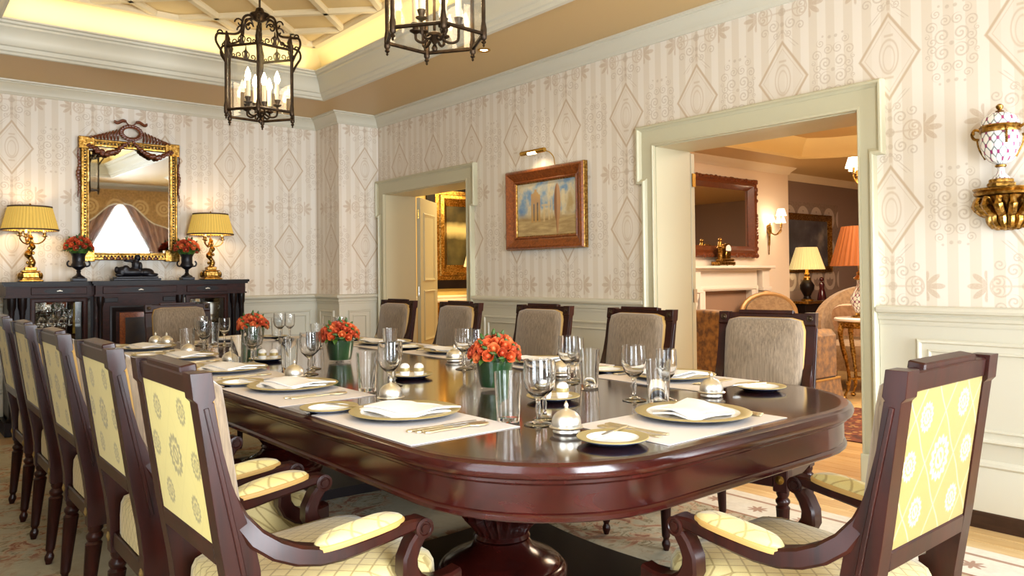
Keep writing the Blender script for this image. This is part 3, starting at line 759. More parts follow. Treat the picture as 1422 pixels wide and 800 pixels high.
# ------------------------------------------------------------ armchair
LEAN = R(8.3)
BM = Matrix.Translation((0, -.243, .45)) @ Matrix.Rotation(LEAN, 4, 'X')       # back plane: x, n (front +), s up
def make_chair(label, back_mat):
    t = thing('dining_armchair', label, 'armchair')
    HW = .222; PW = .048; px = HW - PW / 2
    for s in (-1, 1):
        # post: side profile in (y, z)
        prof = [(-.252, .330), (-.190, .330), (-.188, .425), (-.196, .43), (-.190, .47), (-.186, .515), (-.203, .525), (-.206, .58), (-.218, .64), (-.240, .70), (-.262, .76), (-.280, .83), (-.296, .925), (-.299, .925), (-.293, .933), (-.300, .984), (-.342, .984), (-.336, .933), (-.328, .925), (-.288, .65), (-.262, .50), (-.254, .43)]
        p = MB().prism(prof, s * px - PW / 2, s * px + PW / 2, lambda a, b, h: (h, a, b)).build('back_post', 'mahogany', t, smooth=0)
        bv = p.modifiers.new('bevel', 'BEVEL'); bv.width = .004; bv.segments = 2; bv.limit_method = 'ANGLE'
        # recessed moulding on the outer side of the post
        MB().ribbon([(s * (HW + .0005), -.232, .535), (s * (HW + .0005), -.255, .65), (s * (HW + .0005), -.312, .915)], [.010, .010, .009], .008).build('post_bead', 'mahogany', p, smooth=0)
        # rosettes: at seat level behind, and at the top of the post in front
        for M in (Matrix.Translation((s * px, -.253, .378)) @ Matrix.Rotation(R(90), 4, 'X'), BM @ Matrix.Translation((s * px, .020, .512)) @ Matrix.Rotation(R(-90), 4, 'X')):
            MB().lathe([(.0, -.002), (.014, -.002), (.015, .002), (.011, .004), (.008, .003), (.005, .006), (0, .007)], 16, M).build('rosette', 'old_gold' if M.translation.z < .5 else 'bronze', p)
        # arm: sweeps down out of the post, level under the pad, ends in a scroll
        ax0, ax1 = px, .252
        def AX(y): return ax0 + (ax1 - ax0) * min(1, max(0, (y + .24) / .22)) ** .8
        cen = [(-.284, .80), (-.266, .735), (-.244, .684), (-.214, .643), (-.176, .614), (-.135, .596), (-.09, .587), (-.045, .587), (.0, .592), (.045, .598), (.085, .604), (.12, .609), (.150, .610)]
        hs = [.012, .026, .036, .042, .043, .042, .040, .036, .032, .030, .030, .028, .022]
        a = MB().ribbon([(s * AX(y), y, z) for y, z in cen], hs, .044)
        M = Matrix.Translation((s * ax1, .150, .598)) @ Matrix.Rotation(R(90), 4, 'Y')
        a.lathe([(0, -.026), (.009, -.026), (.010, -.023), (.014, -.023), (.016, -.026), (.022, -.025), (.023, .025), (.016, .026), (.014, .023), (.010, .023), (.009, .026), (0, .026)], 22, M)
        # support: a C curve running back down and forward to the front corner of the seat
        cen = [(.146, .585), (.128, .562), (.116, .535), (.116, .508), (.130, .482), (.156, .464), (.190, .455), (.225, .452), (.252, .452)]
        hs = [.030, .034, .038, .042, .044, .044, .044, .052, .064]
        fx = .250
        a.ribbon([(s * (ax1 + (fx - ax1) * i / 8), y, z) for i, (y, z) in enumerate(cen)], hs, .046)
        arm = a.build('arm', 'mahogany', t, smooth=35)
        M = Matrix.Translation((s * .244, .005, .606)) @ Matrix.Rotation(R(6.5), 4, 'X') @ Matrix.Rotation(s * R(-2), 4, 'Z')
        MB().pad(.031, .108, .0, .012, .0, 6, M, 1, 2.6).build('gimp', 'gimp_gold', arm, smooth=60)
        MB().pad(.028, .104, .006, .016, .020, 6, M, 1, 2.6).build('arm_pad', 'arm_pad_trellis', arm, smooth=70)
        # legs: turned, fluted, tapering
        lp = [(0, 0), (.011, 0), (.013, .008), (.018, .022), (.018, .032), (.012, .044), (.013, .052), (.017, .058), (.0175, .065), (.026, .262), (.027, .268), (.020, .276), (.027, .288), (.027, .296), (.019, .306), (.024, .318), (.024, .334), (0, .334)]
        M = Matrix.Translation((s * .247, .222, GZ * 0))
        MB().lathe(lp, 20, M, (.064, .263, .16)).build('leg', 'mahogany', t, smooth=50)
        M = Matrix.Translation((s * px, -.222, 0)) @ Matrix.Shear('XY', 4, (0, 0)) 
        sh = Matrix.Identity(4); sh[1][2] = .10; M = Matrix.Translation((s * px, -.256, 0)) @ sh
        MB().lathe(lp, 20, M, (.064, .263, .16)).build('leg', 'mahogany', t, smooth=50)
        # front corner block
        b = MB().b2(s * .247 - .029, s * .247 + .029, .193, .251, .330, .438, .004).build('corner_block', 'mahogany', t, smooth=0)
        M = Matrix.Translation((s * .247, .252, .378)) @ Matrix.Rotation(R(-90), 4, 'X')
        MB().lathe([(.0, -.002), (.016, -.002), (.017, .003), (.012, .005), (.005, .008), (0, .009)], 16, M).build('rosette', 'gilt', b)
    m = MB()
    for s in (-1, 1): m.prism([(s * .200, -.192), (s * .222, -.192), (s * .268, .195), (s * .240, .195)], .345, .397)
    m.b2(-.22, .22, .212, .246, .345, .397, .004); m.b2(-.173, .173, -.246, -.205, .345, .394, .004)
    m.build('seat_rail', 'mahogany', t, smooth=0)
    MB().pad(.238, .236, .0, .108, .024, 9, Matrix.Translation((0, -.002, .397)), .72, 9).build('seat_cushion', 'seat_trellis', t, smooth=60)
    IW = HW - PW
    m = MB().box((0, 0, .515), (2 * IW + .004, .030, .040), .003, BM); m.box((0, .006, .538), (.25, .034, .018), .003, BM); m.build('top_rail', 'mahogany', t, smooth=0)
    MB().box((0, 0, .166), (2 * IW + .004, .030, .044), .004, BM).build('bottom_rail', 'mahogany', t, smooth=0)
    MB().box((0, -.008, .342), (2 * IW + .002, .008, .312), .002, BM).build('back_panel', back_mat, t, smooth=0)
    M = BM @ Matrix.Translation((0, .0, .343)) @ Matrix.Rotation(R(-90), 4, 'X')
    MB().pad(IW + .004, .168, .0, .050, .024, 8, M, 1, 9).build('back_cushion', 'velvet_grey', t, smooth=60)
    MB().pad(IW + .008, .172, .0, .034, .0, 8, M, 1, 9).build('cushion_edging', 'gimp_gold', t, smooth=60)
    return t
ORD = ['nearest', 'second', 'third', 'fourth', 'farthest']
chL = make_chair('nearest left-side mahogany armchair, pale yellow damask panel on its back, closest to the viewer', 'damask_sheen_left')
chL.location = (.80, 1.74, GZ); chL.rotation_euler = (0, 0, R(-90))
for i, (y, a) in enumerate(((2.42, -90.5), (3.14, -90), (3.86, -90), (4.58, -90))):
    dup(chL, (.80, y, GZ), R(a), '%s mahogany armchair from the viewer along the left side, seen from behind' % ORD[i + 1], None)
for o in [c for c in COL.objects if c.name.startswith('dining_armchair')]: o['group'] = 'armchairs round the dining table'
chN = make_chair('mahogany armchair at the near right end of the table, gold damask back with white wreaths', 'damask_sheen_near')
chN.location = (1.655, .955, GZ); chN['group'] = 'armchairs round the dining table'
for x_, y_, a, lb in ((2.83, 1.90, 102, 'right-side mahogany armchair with grey striated back, in front of the large doorway'),
                      (2.745, 2.65, 90, 'right-side mahogany armchair with grey striated back, standing left of the large doorway casing'),
                      (2.745, 3.385, 93, 'right-side mahogany armchair with grey striated back, below the gilt framed painting'),
                      (2.745, 4.245, 91, 'right-side mahogany armchair with grey striated back, before the right edge of the far doorway'),
                      (2.745, 5.045, 92, 'farthest right-side mahogany armchair, at the left edge of the far doorway'),
                      (1.665, 5.465, 180, 'grey-backed mahogany armchair at the far end of the table before the sideboard')):
    dup(chL, (x_, y_, GZ), R(a), lb, 'armchairs round the dining table')

# ------------------------------------------------------------ table settings
TT = TZ_ + .0004
def proto_goblet(name, sc, label, cat='glass'):
    o = [(.0, .0), (.034, .0), (.036, .002), (.030, .005), (.010, .010), (.006, .018), (.0052, .030), (.0075, .046), (.0055, .058), (.0065, .070), (.016, .078), (.030, .094), (.036, .118), (.0365, .140), (.0345, .178)]
    i = [(.0335, .178), (.0352, .140), (.0345, .118), (.0285, .096), (.015, .082), (0, .080)]
    ob = MB().lathe([(r * sc[0], z * sc[1]) for r, z in o + i], 24).build(name, 'glass', smooth=60); return ob
def proto_tumbler():
    return MB().lathe([(0, 0), (.031, 0), (.0325, .003), (.0395, .138), (.0380, .138), (.031, .013), (0, .012)], 24).build('tumbler', 'glass', smooth=50)
def proto_plate(name, r, h, rim):
    """porcelain plate with blue underside rim: thing > well, gold rim, blue underside"""
    t = thing(name, None, None)
    MB().lathe([(0, .004), (r * .60, .004), (r * rim, h - .0015), (r * (rim + .005), h - .003), (r * .62, .001), (0, .001)], 48).build('well', 'porcelain', t, smooth=40)
    MB().lathe([(r * rim, h - .0014), (r * .985, h + .0012), (r, h), (r * .99, h - .002), (r * rim, h - .004)], 48, closed=True).build('gold_rim', 'plate_gold', t, smooth=40)
    MB().lathe([(r * .58, 0), (r * .60, .0), (r * .97, h - .0035), (r * .97, h - .0022), (r * .60, .0022), (r * .58, .0016)], 48, closed=True).build('underside', 'plate_blue', t, smooth=40)
    return t
def proto_cloche():
    t = thing('butter_dome', None, None)
    MB().lathe([(0, .0), (.034, 0), (.036, .004), (.034, .010), (.043, .013), (.045, .016), (.040, .019), (0, .019)], 32).build('dish', 'silver', t, smooth=40)
    MB().lathe([(.0375, .0188), (.0385, .023), (.0375, .034), (.033, .045), (.024, .054), (.011, .060), (.006, .062), (.0042, .065), (.0065, .070), (.0045, .076), (0, .084)], 32).build('dome', 'silver', t, smooth=50)
    return t
def proto_napkin():
    m = MB()
    def sh(pts, z0, z1): m.prism(pts, z0, z1)
    def lay(x0, x1, y0, y1, z, skew, tip):
        def fn(u, v):
            x = x0 + (x1 - x0) * u + skew * (v - .5); y = y0 + (y1 - y0) * v + tip * (u * u)
            return (x, y, z + .004 * math.sin(u * 5 + v * 3) + .006 * (1 - abs(2 * v - 1)))
        k = len(m.v); g = MB().grid(9, 7, fn); m.add(g.v, g.f); m.add([(a, b, c - .004) for a, b, c in g.v], [tuple(reversed(f)) for f in g.f])
        n = 9; per = list(range(n)) + [i * n + n - 1 for i in range(1, 7)] + [6 * n + i for i in range(n - 2, -1, -1)] + [i * n for i in range(5, 0, -1)]
        m.f += [(k + per[i], k + per[(i + 1) % len(per)], k + 63 + per[(i + 1) % len(per)], k + 63 + per[i]) for i in range(len(per))]
    lay(-.110, .108, -.080, .074, .0165, .03, -.010); lay(-.096, .102, -.060, .084, .0245, .05, .016)
    return m.build('napkin', 'linen', smooth=50)
def flat(name, outline, z, th, parts, mats):
    t = thing(name, None, None)
    for (nm, pts, zz), mt in zip(parts, mats):
        o = MB().prism(pts, zz, zz + th).build(nm, mt, t, smooth=0)
        b = o.modifiers.new('bevel', 'BEVEL'); b.width = .0012; b.segments = 2
    return t
def sym(half): return [(-w, y) for w, y in half] + [(w, y) for w, y in reversed(half)]
HAND = sym([(.006, -.105), (.0085, -.095), (.006, -.06), (.0048, -.02), (.006, .0), (.005, .008)])
def proto_knife(): return flat('table_knife', None, 0, .005, [('handle', HAND, .0), ('blade', [(-.005, .006), (.006, .006), (.0085, .03), (.008, .08), (.001, .115), (-.003, .118), (-.005, .09)], .0008)], ['gold_silver', 'silver_blade'])
def proto_fork():
    head = [(-.003, .006), (-.010, .035), (-.011, .055), (-.0105, .095), (-.0085, .095), (-.0075, .06), (-.0052, .06), (-.0047, .096), (-.0027, .096), (-.0022, .06), (.0022, .06), (.0027, .096), (.0047, .096), (.0052, .06), (.0075, .06), (.0085, .095), (.0105, .095), (.011, .055), (.010, .035), (.003, .006)]
    return flat('dinner_fork', None, 0, .0045, [('handle', HAND, 0), ('tines', head, .001)], ['gold_silver', 'gold_silver'])
def proto_spoon():
    bowl = [(.004 * 0 + .018 * math.cos(a), .065 + .032 * math.sin(a)) for a in [2 * PI * i / 20 for i in range(20)]]
    return flat('dessert_spoon', None, 0, .005, [('handle', HAND, 0), ('neck', [(-.003, .004), (.003, .004), (.003, .036), (-.003, .036)], .0006), ('bowl', bowl, .0012)], ['gold_silver'] * 3)
def proto_butter(): return flat('butter_knife', None, 0, .005, [('handle', [(a * .8, b * .75) for a, b in HAND], 0), ('blade', [(-.004, .004), (.004, .004), (.008, .02), (.008, .055), (.0, .068), (-.004, .06)], .0006)], ['gold_silver', 'silver_blade'])
P = dict(charger=proto_plate('charger_plate', .162, .018, .80), bread=proto_plate('bread_plate', .088, .016, .72), dome=proto_cloche(), knife=proto_knife(), fork=proto_fork(), spoon=proto_spoon(), butter=proto_butter(), napkin=proto_napkin(), tumbler=proto_tumbler(),
         water=proto_goblet('water_goblet', (1.10, 1.0), ''), wine=proto_goblet('wine_glass', (.93, .93), ''))
first = {}
def put(kind, frame, x, y, z, rz, label, cat, group, tilt=None):
    c, s = math.cos(frame[2]), math.sin(frame[2])
    loc = (frame[0] + c * x - s * y, frame[1] + s * x + c * y, z); a = frame[2] + rz
    o = P[kind]
    if kind in first: o = dup(o, loc, a)
    else: first[kind] = 1; o.location = loc; o.rotation_euler = (0, 0, a)
    tag(o, label, cat, group)
    if tilt: o.rotation_euler = (tilt[0], tilt[1], a)
    return o
mat_mesh = {}
def setting(px, py, face, where, mat, bread, dome, tum, g1, g2, forks, knives, nap=0.0, bk=0.3):
    F = (px, py, face)
    key = mat
    if key not in mat_mesh:
        x0, x1, y0, y1 = mat; m = MB()
        m.b2(x0, x1, y0, y1, 0, .0018, .0006); mat_mesh[key] = m.mesh('placemat', 0); mat_mesh[key].materials.append(MAT['mat_cloth'])
    o = bpy.data.objects.new('placemat', mat_mesh[key]); COL.objects.link(o); o.location = (px, py, TT); o.rotation_euler = (0, 0, face)
    tag(o, 'pale cloth placemat at ' + where, 'placemat', 'placemats')
    Z = TT + .0022
    put('charger', F, 0, 0, Z, 0, 'white charger plate with broad gold rim at ' + where, 'plate', 'charger plates')
    put('napkin', F, .005, .0, Z + .0, nap, 'folded white linen napkin on the charger at ' + where, 'napkin', 'folded napkins')
    if bread:
        put('bread', F, bread[0], bread[1], TT, 0, 'small gold-rimmed bread plate with dark blue underside at ' + where, 'plate', 'bread plates')
        put('butter', F, bread[0] + .03, bread[1] + .025, TT + .0172, bk, 'butter knife lying across the bread plate at ' + where, 'knife', 'butter knives')
    if dome: put('dome', F, dome[0], dome[1], TT, 0, 'small silver butter dome with pointed knob at ' + where, 'dome', 'silver butter domes')
    if tum: put('tumbler', F, tum[0], tum[1], TT, 0, 'straight clear water tumbler at ' + where, 'glass', 'tumblers')
    if g1: put('water', F, g1[0], g1[1], TT, 0, 'larger clear stemmed goblet at ' + where, 'glass', 'goblets')
    if g2: put('wine', F, g2[0], g2[1], TT, 0, 'smaller clear stemmed glass at ' + where, 'glass', 'goblets')
    for i, x in enumerate(forks):
        put('fork', F, x, -.01 + .006 * i, Z, .05, ('outer', 'inner')[i] + ' gilt-handled fork at ' + where, 'fork', 'forks')
    for i, x in enumerate(knives):
        k = ('knife', 'spoon')[i % 2] if len(knives) < 3 else ('knife', 'knife', 'spoon')[i]
        put(k, F, x, -.02 + .012 * i, Z, -.04, ('inner ' if i == 0 and len(knives) > 2 else 'outer ' if i == 1 and len(knives) > 2 else '') + ('gilt-handled table knife' if k == 'knife' else 'gilt-handled spoon') + ' at ' + where, 'cutlery', 'knives and spoons')
LF, RF = R(-90), R(90)
MATL, MATR, MATE = (-.20, .35, -.20, .145), (-.27, .27, -.17, .20), (-.33, .19, -.18, .145)
setting(1.777, 1.352, 0, 'the near end of the table', MATE, (-.400, -.065), (-.402, .095), (.117, .220), (.110, .314), (.182, .240), (-.285, -.25), (.150, .176), .10, 1.9)
nm = ['the nearest left-side place', 'the second left-side place from the viewer', 'the third left-side place from the viewer', 'the fourth left-side place from the viewer', 'the farthest left-side place']
setting(1.190, 1.935, LF, nm[0], MATL, (-.228, -.128), (-.250, .10), (.266, .172), (.358, .203), (.310, .270), (-.19, -.17) [:1], (.215, .240, .262), .15, 2.0)
setting(1.178, 2.690, LF, nm[1], MATL, (-.236, -.11), (-.235, .108), (.242, .172), (.334, .208), (.185, .315), (-.185,), (.215, .242), .05, 1.8)
setting(1.188, 3.38, LF, nm[2], MATL, (-.236, -.11), (-.272, .10), (.12, .222), (.345, .212), (.175, .312), (-.185,), (.215, .242), .1, 1.8)
setting(1.21, 4.08, LF, nm[3], MATL, (-.236, -.11), (-.18, .07), (.52, .088), (.475, .165), (.40, .21), (-.185,), (.215, .242), .0, 1.8)
setting(1.20, 4.78, LF, nm[4], MATL, (-.236, -.11), (-.26, .12), (.435, .10), (.45, .185), (.38, .21), (-.185,), (.215, .242), .05, 1.8)
nr = ['the nearest right-side place', 'the second right-side place from the viewer', 'the third right-side place from the viewer', 'the fourth right-side place from the viewer', 'the farthest right-side place']
setting(2.385, 1.905, RF, nr[0], MATR, (-.392, .018), (-.362, .256), (.067, .395), (.185, .385), (.222, .312), (-.19, -.165), (.20, .225), .1, -.3)
setting(2.375, 2.63, RF, nr[1], MATR, (-.41, .035), (-.36, .24), None, (.10, .393), (.15, .295), (-.19, -.165), (.20, .225), .05, -.3)
setting(2.36, 3.34, RF, nr[2], MATR, (.33 - .66, .0), (-.34, .24), (.15, .30), None, None, (-.19, -.165), (.20, .225), .05, -.3)
setting(2.36, 4.06, RF, nr[3], MATR, (-.36, .06), None, (.12, .38), (.0, .30), (.09, .26), (-.19, -.165), (.20, .225), .05, -.3)
setting(2.36, 4.78, RF, nr[4], MATR, (-.33, .03), None, (.20, .29), (.06, .33), (.11, .24), (-.19, -.165), (.20, .225), .05, -.3)
setting(1.76, 5.03, R(180), 'the far end of the table', MATR, (-.31, .0), (.395, .06), (.18, .25), (.24, .22), (.12, .28), (-.19, -.165), (.20, .225), .05, .3)

# ---- salt and pepper pots on small blue-edged saucers down the middle
for i, (x_, y_, w) in enumerate(((1.70, 1.85, 'the nearest bouquet'), (1.66, 2.65, 'the middle of the table'), (1.48, 3.68, 'the far bouquet'))):
    F = (x_, y_, 0); put('bread', F, 0, 0, TT, 0, 'small blue-edged saucer carrying the salt and pepper pots by ' + w, 'saucer', 'cruet saucers')
    for j, dx in enumerate((-.020, .024)):
        t = thing('pepper_pot', 'white china %s pot, gold banded, on saucer by %s' % (('salt', 'pepper')[j], w), 'pot', (x_ + dx, y_ - dx * .8, TT + .0046), 0, 'salt and pepper pots')
        MB().lathe([(0, 0), (.016, 0), (.018, .004), (.020, .016), (.0205, .022), (0, .022)], 24).build('body', 'porcelain', t)
        MB().lathe([(.0205, .0222), (.0208, .024), (.0208, .034), (.0205, .0358)], 24).build('gold_band', 'plate_gold', t)
        MB().lathe([(.0203, .036), (.019, .044), (.012, .052), (0, .055)], 24).build('lid', 'porcelain', t)

# ------------------------------------------------------------ roses
def rose_mesh(k):
    m = MB(); r_ = random.Random(k)
    m.lathe([(0, 0), (.009, .004), (.012, .014), (.010, .028), (.005, .034), (0, .032)], 8)
    for ringi, (n, rad, h, op) in enumerate(((3, .010, .036, .1), (4, .0135, .034, .25), (5, .017, .030, .5))):
        for i in range(n):
            a0 = 2 * PI * i / n + ringi * .7 + r_.random() * .3
            def fn(u, v):
                w = (u - .5) * 2.0 * (PI / n * 1.25) * (.5 + .5 * math.sin(min(1, v * 1.2) * PI / 2))
                rr = rad * (.35 + .65 * math.sin(v * PI * .5)) * (1 + op * v * v * (.6 + .4 * math.cos((u - .5) * 3)))
                return (rr * math.cos(a0 + w), rr * math.sin(a0 + w), .002 + h * v * (1 - .22 * (2 * u - 1) ** 2 * v))
            m.grid(5, 4, fn)
    return m.mesh('rose', 60)
ROSES = []
for k in range(4):
    me = rose_mesh(k); me.materials.append(MAT['rose_petal_%d' % k]); ROSES.append(me)
lm = MB().grid(4, 7, lambda u, v: ((u - .5) * .030 * math.sin(min(1, v * 1.02) * PI) ** .8, .060 * v, .012 * math.sin(v * PI) + .006 * abs(u - .5)))
LEAF = lm.mesh('leaf', 60); LEAF.materials.append(MAT['leaf_green'])
BUD = MB().lathe([(0, 0), (.004, .003), (.006, .012), (.003, .022), (0, .026)], 8).mesh('bud', 60); BUD.materials.append(MAT['leaf_green'])
def bouquet(t, c, rx, rz, n, scale, leaves, rs):
    """rounded head of roses over a collar of leaves, centre c at the rim"""
    r_ = random.Random(rs); ga = PI * (3 - 5 ** .5)
    MB().ball((c[0], c[1], c[2]), (rx * .80, rx * .80, rz * .72), 12).build('foliage', 'leaf_green', t)
    for i in range(n):
        q = (i + .5) / n; ph = math.acos(1 - q * 1.02); a = i * ga
        d = Vector((math.sin(ph) * math.cos(a), math.sin(ph) * math.sin(a), math.cos(ph)))
        p = Vector(c) + Vector((d.x * rx * .82, d.y * rx * .82, d.z * rz * .75))
        e = d.to_track_quat('Z', 'Y').to_euler()
        share('rose', ROSES[r_.randrange(4)], t, p, e, scale * r_.uniform(.85, 1.2))
        if i % 2 == 0:
            p2 = Vector(c) + Vector((math.cos(a + 1.3) * math.sin(ph) * rx * .98, math.sin(a + 1.3) * math.sin(ph) * rx * .98, d.z * rz * 1.0))
            share('bud', BUD, t, p2, e, scale * 1.7)
    for i in range(leaves):
        a = 2 * PI * i / leaves + r_.uniform(-.1, .1)
        p = Vector(c) + Vector((math.cos(a) * rx * .70, math.sin(a) * rx * .70, -rz * .10))
        share('leaf', LEAF, t, p, (r_.uniform(-.5, .1), 0, a - PI / 2), scale * r_.uniform(.7, 1.05))
for i, (x_, y_, lb) in enumerate(((1.71, 2.17, 'nearest bouquet of orange roses in a green leaf-lined glass bowl on the table'), (1.72, 3.386, 'middle bouquet of orange roses in a green leaf-lined glass bowl on the table'), (1.72, 4.50, 'farthest bouquet of orange roses on the table, before the sideboard'))):
    t = thing('rose_bowl', lb, 'flowers', (x_, y_, TT), 0, 'rose bowls on the table')
    MB().lathe([(0, .012), (.050, .012), (.055, .03), (.067, .102), (0, .102)], 28).build('leaf_lining', 'leaf_dark', t)
    MB().lathe([(0, 0), (.050, 0), (.053, .004), (.0585, .03), (.071, .108), (.0685, .108), (.0565, .03), (.0515, .011), (0, .0105)], 32).build('bowl', 'pane_glass', t)
    bouquet(t, (0, 0, .118), .082, .068, 40, .78, 20, 10 + i)

# ------------------------------------------------------------ curves for ironwork and gilding
def crom(pts, k=6):
    P = [Vector(p) for p in pts]; P = [2 * P[0] - P[1]] + P + [2 * P[-1] - P[-2]]; out = []
    for i in range(1, len(P) - 2):
        a, b, c, d = P[i - 1:i + 3]
        for j in range(k):
            t = j / k; out.append(.5 * ((2 * b) + (c - a) * t + (2 * a - 5 * b + 4 * c - d) * t * t + (3 * b - a - 3 * c + d) * t ** 3))
    out.append(P[-2]); return out
def spiral(c, r0, r1, a0, turns, ax, ay, n=14):
    c, ax, ay = Vector(c), Vector(ax), Vector(ay)
    return [c + (ax * math.cos(a0 + turns * 2 * PI * i / n) + ay * math.sin(a0 + turns * 2 * PI * i / n)) * (r0 + (r1 - r0) * i / n) for i in range(n + 1)]

# ------------------------------------------------------------ lanterns
def lantern(cx, cy, label):
    t = thing('hanging_lantern', label, 'lantern', (cx, cy, 2.15), 0, 'iron lanterns over the table')
    RR, H = .212, .37; ph = R(5.4)
    V = [(RR * math.cos(ph + i * PI / 3), RR * math.sin(ph + i * PI / 3)) for i in range(6)]
    for nm, z in (('bottom_ring', 0.0), ('top_ring', H)):
        m = MB()
        for i in range(6):
            a, b = V[i], V[(i + 1) % 6]; m.tube([(a[0], a[1], z), (b[0], b[1], z)], .0085, 6)
        m.build(nm, 'bronze', t)
    for i in range(6):
        a = V[i]; u = Vector((a[0], a[1], 0)).normalized()
        m = MB(); m.tube([(a[0], a[1], -.01), (a[0], a[1], .02), (a[0], a[1], .05), (a[0], a[1], H - .05), (a[0], a[1], H + .03)], [.013, .013, .0085, .0085, .013], 8)
        m.lathe([(0, -.055), (.006, -.048), (.004, -.042), (.011, -.034), (.007, -.026), (.013, -.018), (.013, -.006), (0, -.004)], 10, Matrix.Translation((a[0], a[1], 0)))
        m.build('post', 'bronze', t)
        q = lambda r, z: (u.x * r, u.y * r, z)
        m = MB(); m.tube(crom([q(RR + .004, H - .075), q(RR + .028, H - .03), q(RR + .058, H + .02), q(RR + .050, H + .062), q(RR + .01, H + .072), q(.150, H + .085), q(.118, H + .115), q(.112, H + .155), q(.100, H + .195), q(.072, H + .215), q(.045, H + .21)]), .0075, 6)
        m.tube(spiral(q(RR + .030, H + .072), .020, .004, 0, .8, u, (0, 0, 1)), .005, 5)
        m.tube(spiral(q(.128, H + .155), .030, .005, 0, 1.0, u, (0, 0, 1)), .0052, 5)
        m.tube(spiral(q(.075, H + .165), .032, .006, PI, -1.0, u, (0, 0, 1)), .0052, 5)
        m.tube([q(RR, H), q(RR - .012, H + .045), q(RR - .004, H + .09)], [.012, .016, .005], 7)
        m.build('scroll_strap', 'bronze', t)
        b = V[(i + 1) % 6]; mid = Vector(((a[0] + b[0]) / 2, (a[1] + b[1]) / 2, H)); d = Vector((b[0] - a[0], b[1] - a[1], 0)).normalized(); z3 = Vector((0, 0, 1))
        m = MB()
        for s in (-1, 1):
            m.tube(spiral(mid + d * s * .045 + z3 * .022, .020, .004, -PI / 2, s * 1.1, d, z3), .0038, 5)
            m.tube(spiral(mid + d * s * .078 + z3 * .014, .012, .003, -PI / 2, s * 1.0, d, z3), .0034, 5)
            m.tube(crom([mid + d * s * .01, mid + d * s * .022 + z3 * .035, mid + d * s * .008 + z3 * .055]), .0036, 5)
        m.lathe([(0, 0), (.008, .004), (.012, .02), (.009, .034), (.013, .046), (.006, .06), (.003, .082), (0, .09)], 8, Matrix.Translation(mid))
        m.build('cresting', 'bronze', t)
        n_ = mid.copy(); n_.z = 0; n_.normalize()
        M = Matrix.Translation((mid.x, mid.y, H / 2)) @ Matrix.Rotation(math.atan2(d.y, d.x), 4, 'Z')
        MB().box((0, 0, 0), ((Vector(b) - Vector(a)).length - .02, .002, H - .02), 0, M).build('glass_pane', 'pane_glass', t, smooth=0)
    m = MB().lathe([(0, H + .185), (.02, H + .19), (.045, H + .205), (.062, H + .225), (.058, H + .235), (.03, H + .245), (.02, H + .27), (.0, H + .28)], 18)
    m.build('crown', 'bronze', t)
    MB().tube([(0, 0, .02), (0, 0, 1.0)], .0065, 8).lathe([(.0, .985), (.055, .985), (.05, .97), (.02, .955), (0, .95)], 18).build('rod', 'bronze', t)
    m = MB().lathe([(0, -.055), (.010, -.05), (.013, -.04), (.009, -.03), (.006, -.024), (.022, -.005), (.034, .008), (.03, .02), (.012, .03), (0, .034)], 16)
    m.build('pendant', 'bronze', t)
    for i in range(6):
        a = ph + R(20) + i * PI / 3; r = .078 + .022 * (i % 2); zz = .018 + .026 * (i % 2); c, s = math.cos(a) * r, math.sin(a) * r
        m = MB().tube(crom([(c * .2, s * .2, .008), (c * .6, s * .6, -.016), (c * .95, s * .95, -.006), (c, s, zz)]), .006, 6)
        m.lathe([(.0, 0), (.010, .002), (.024, .010), (.025, .014), (.013, .016), (.012, .022), (.017, .036), (.019, .044), (.012, .044), (0, .044)], 14, Matrix.Translation((c, s, zz)))
        br = m.build('candle_arm', 'bronze', t)
        MB().lathe([(.0, .044), (.0125, .044), (.0125, .140), (0, .142)], 12, Matrix.Translation((c, s, zz))).build('candle_sleeve', 'candle', br)
        MB().lathe([(.0, .141), (.010, .144), (.0175, .163), (.015, .185), (.005, .213), (0, .222)], 12, Matrix.Translation((c, s, zz))).build('flame_bulb', 'bulb_glow', br)
    point('lantern_light', (cx, cy, 2.31), 6, (1.0, .78, .48), .12)
    return t
lantern(1.775, 4.50, 'bronze six-sided glass lantern hanging over the far half of the table, seen whole')
lantern(1.775, 2.63, 'bronze six-sided lantern over the near half of the table, cut by the top edge')

# ------------------------------------------------------------ framed pictures: local x right, -y to the viewer, z up
def picture(name, label, loc, rz, w, h, prof, fmat, cmat, cat='painting', inner=None, grp=None):
    t = thing(name, label, cat, loc, rz, grp)
    fw = max(p[0] for p in prof)
    MB().sweep([(-w / 2, -h / 2), (w / 2, -h / 2), (w / 2, h / 2), (-w / 2, h / 2)], prof, True, lambda a, b, k: (a, -k, b)).build('frame', fmat, t, smooth=30)
    if inner:
        e = fw - .012
        MB().sweep([(-w / 2 + e, -h / 2 + e), (w / 2 - e, -h / 2 + e), (w / 2 - e, h / 2 - e), (-w / 2 + e, h / 2 - e)], [(0, .004), (0, .022), (.008, .026), (.016, .018), (.016, .004)], True, lambda a, b, k: (a, -k, b)).build('inner_slip', inner, t, smooth=30)
    MB().box((0, -.008, 0), (w - 2 * fw + .02, .010, h - 2 * fw + .02)).build('canvas', cmat, t, smooth=0)
    return t
pr = [(0, .004), (0, .045), (.008, .058), (.022, .062), (.034, .055), (.060, .036), (.080, .028), (.088, .034), (.096, .030), (.10, .012), (.10, .004)]
t = picture('framed_painting', 'small painting of ruins under a blue sky in a gilt wood frame between the doorways', (XW - .001, 4.257, 1.668), R(-90), .86, .61, pr, 'frame_wood', 'picture_ruins', 'painting', 'gilt')
MB().sweep([(-.43, -.305), (.43, -.305), (.43, .305), (-.43, .305)], [(-.003, .004), (-.003, .040), (.004, .047), (.010, .047), (.010, .004)], True, lambda a, b, k: (a, -k, b)).build('outer_edge', 'gilt', t, smooth=30)
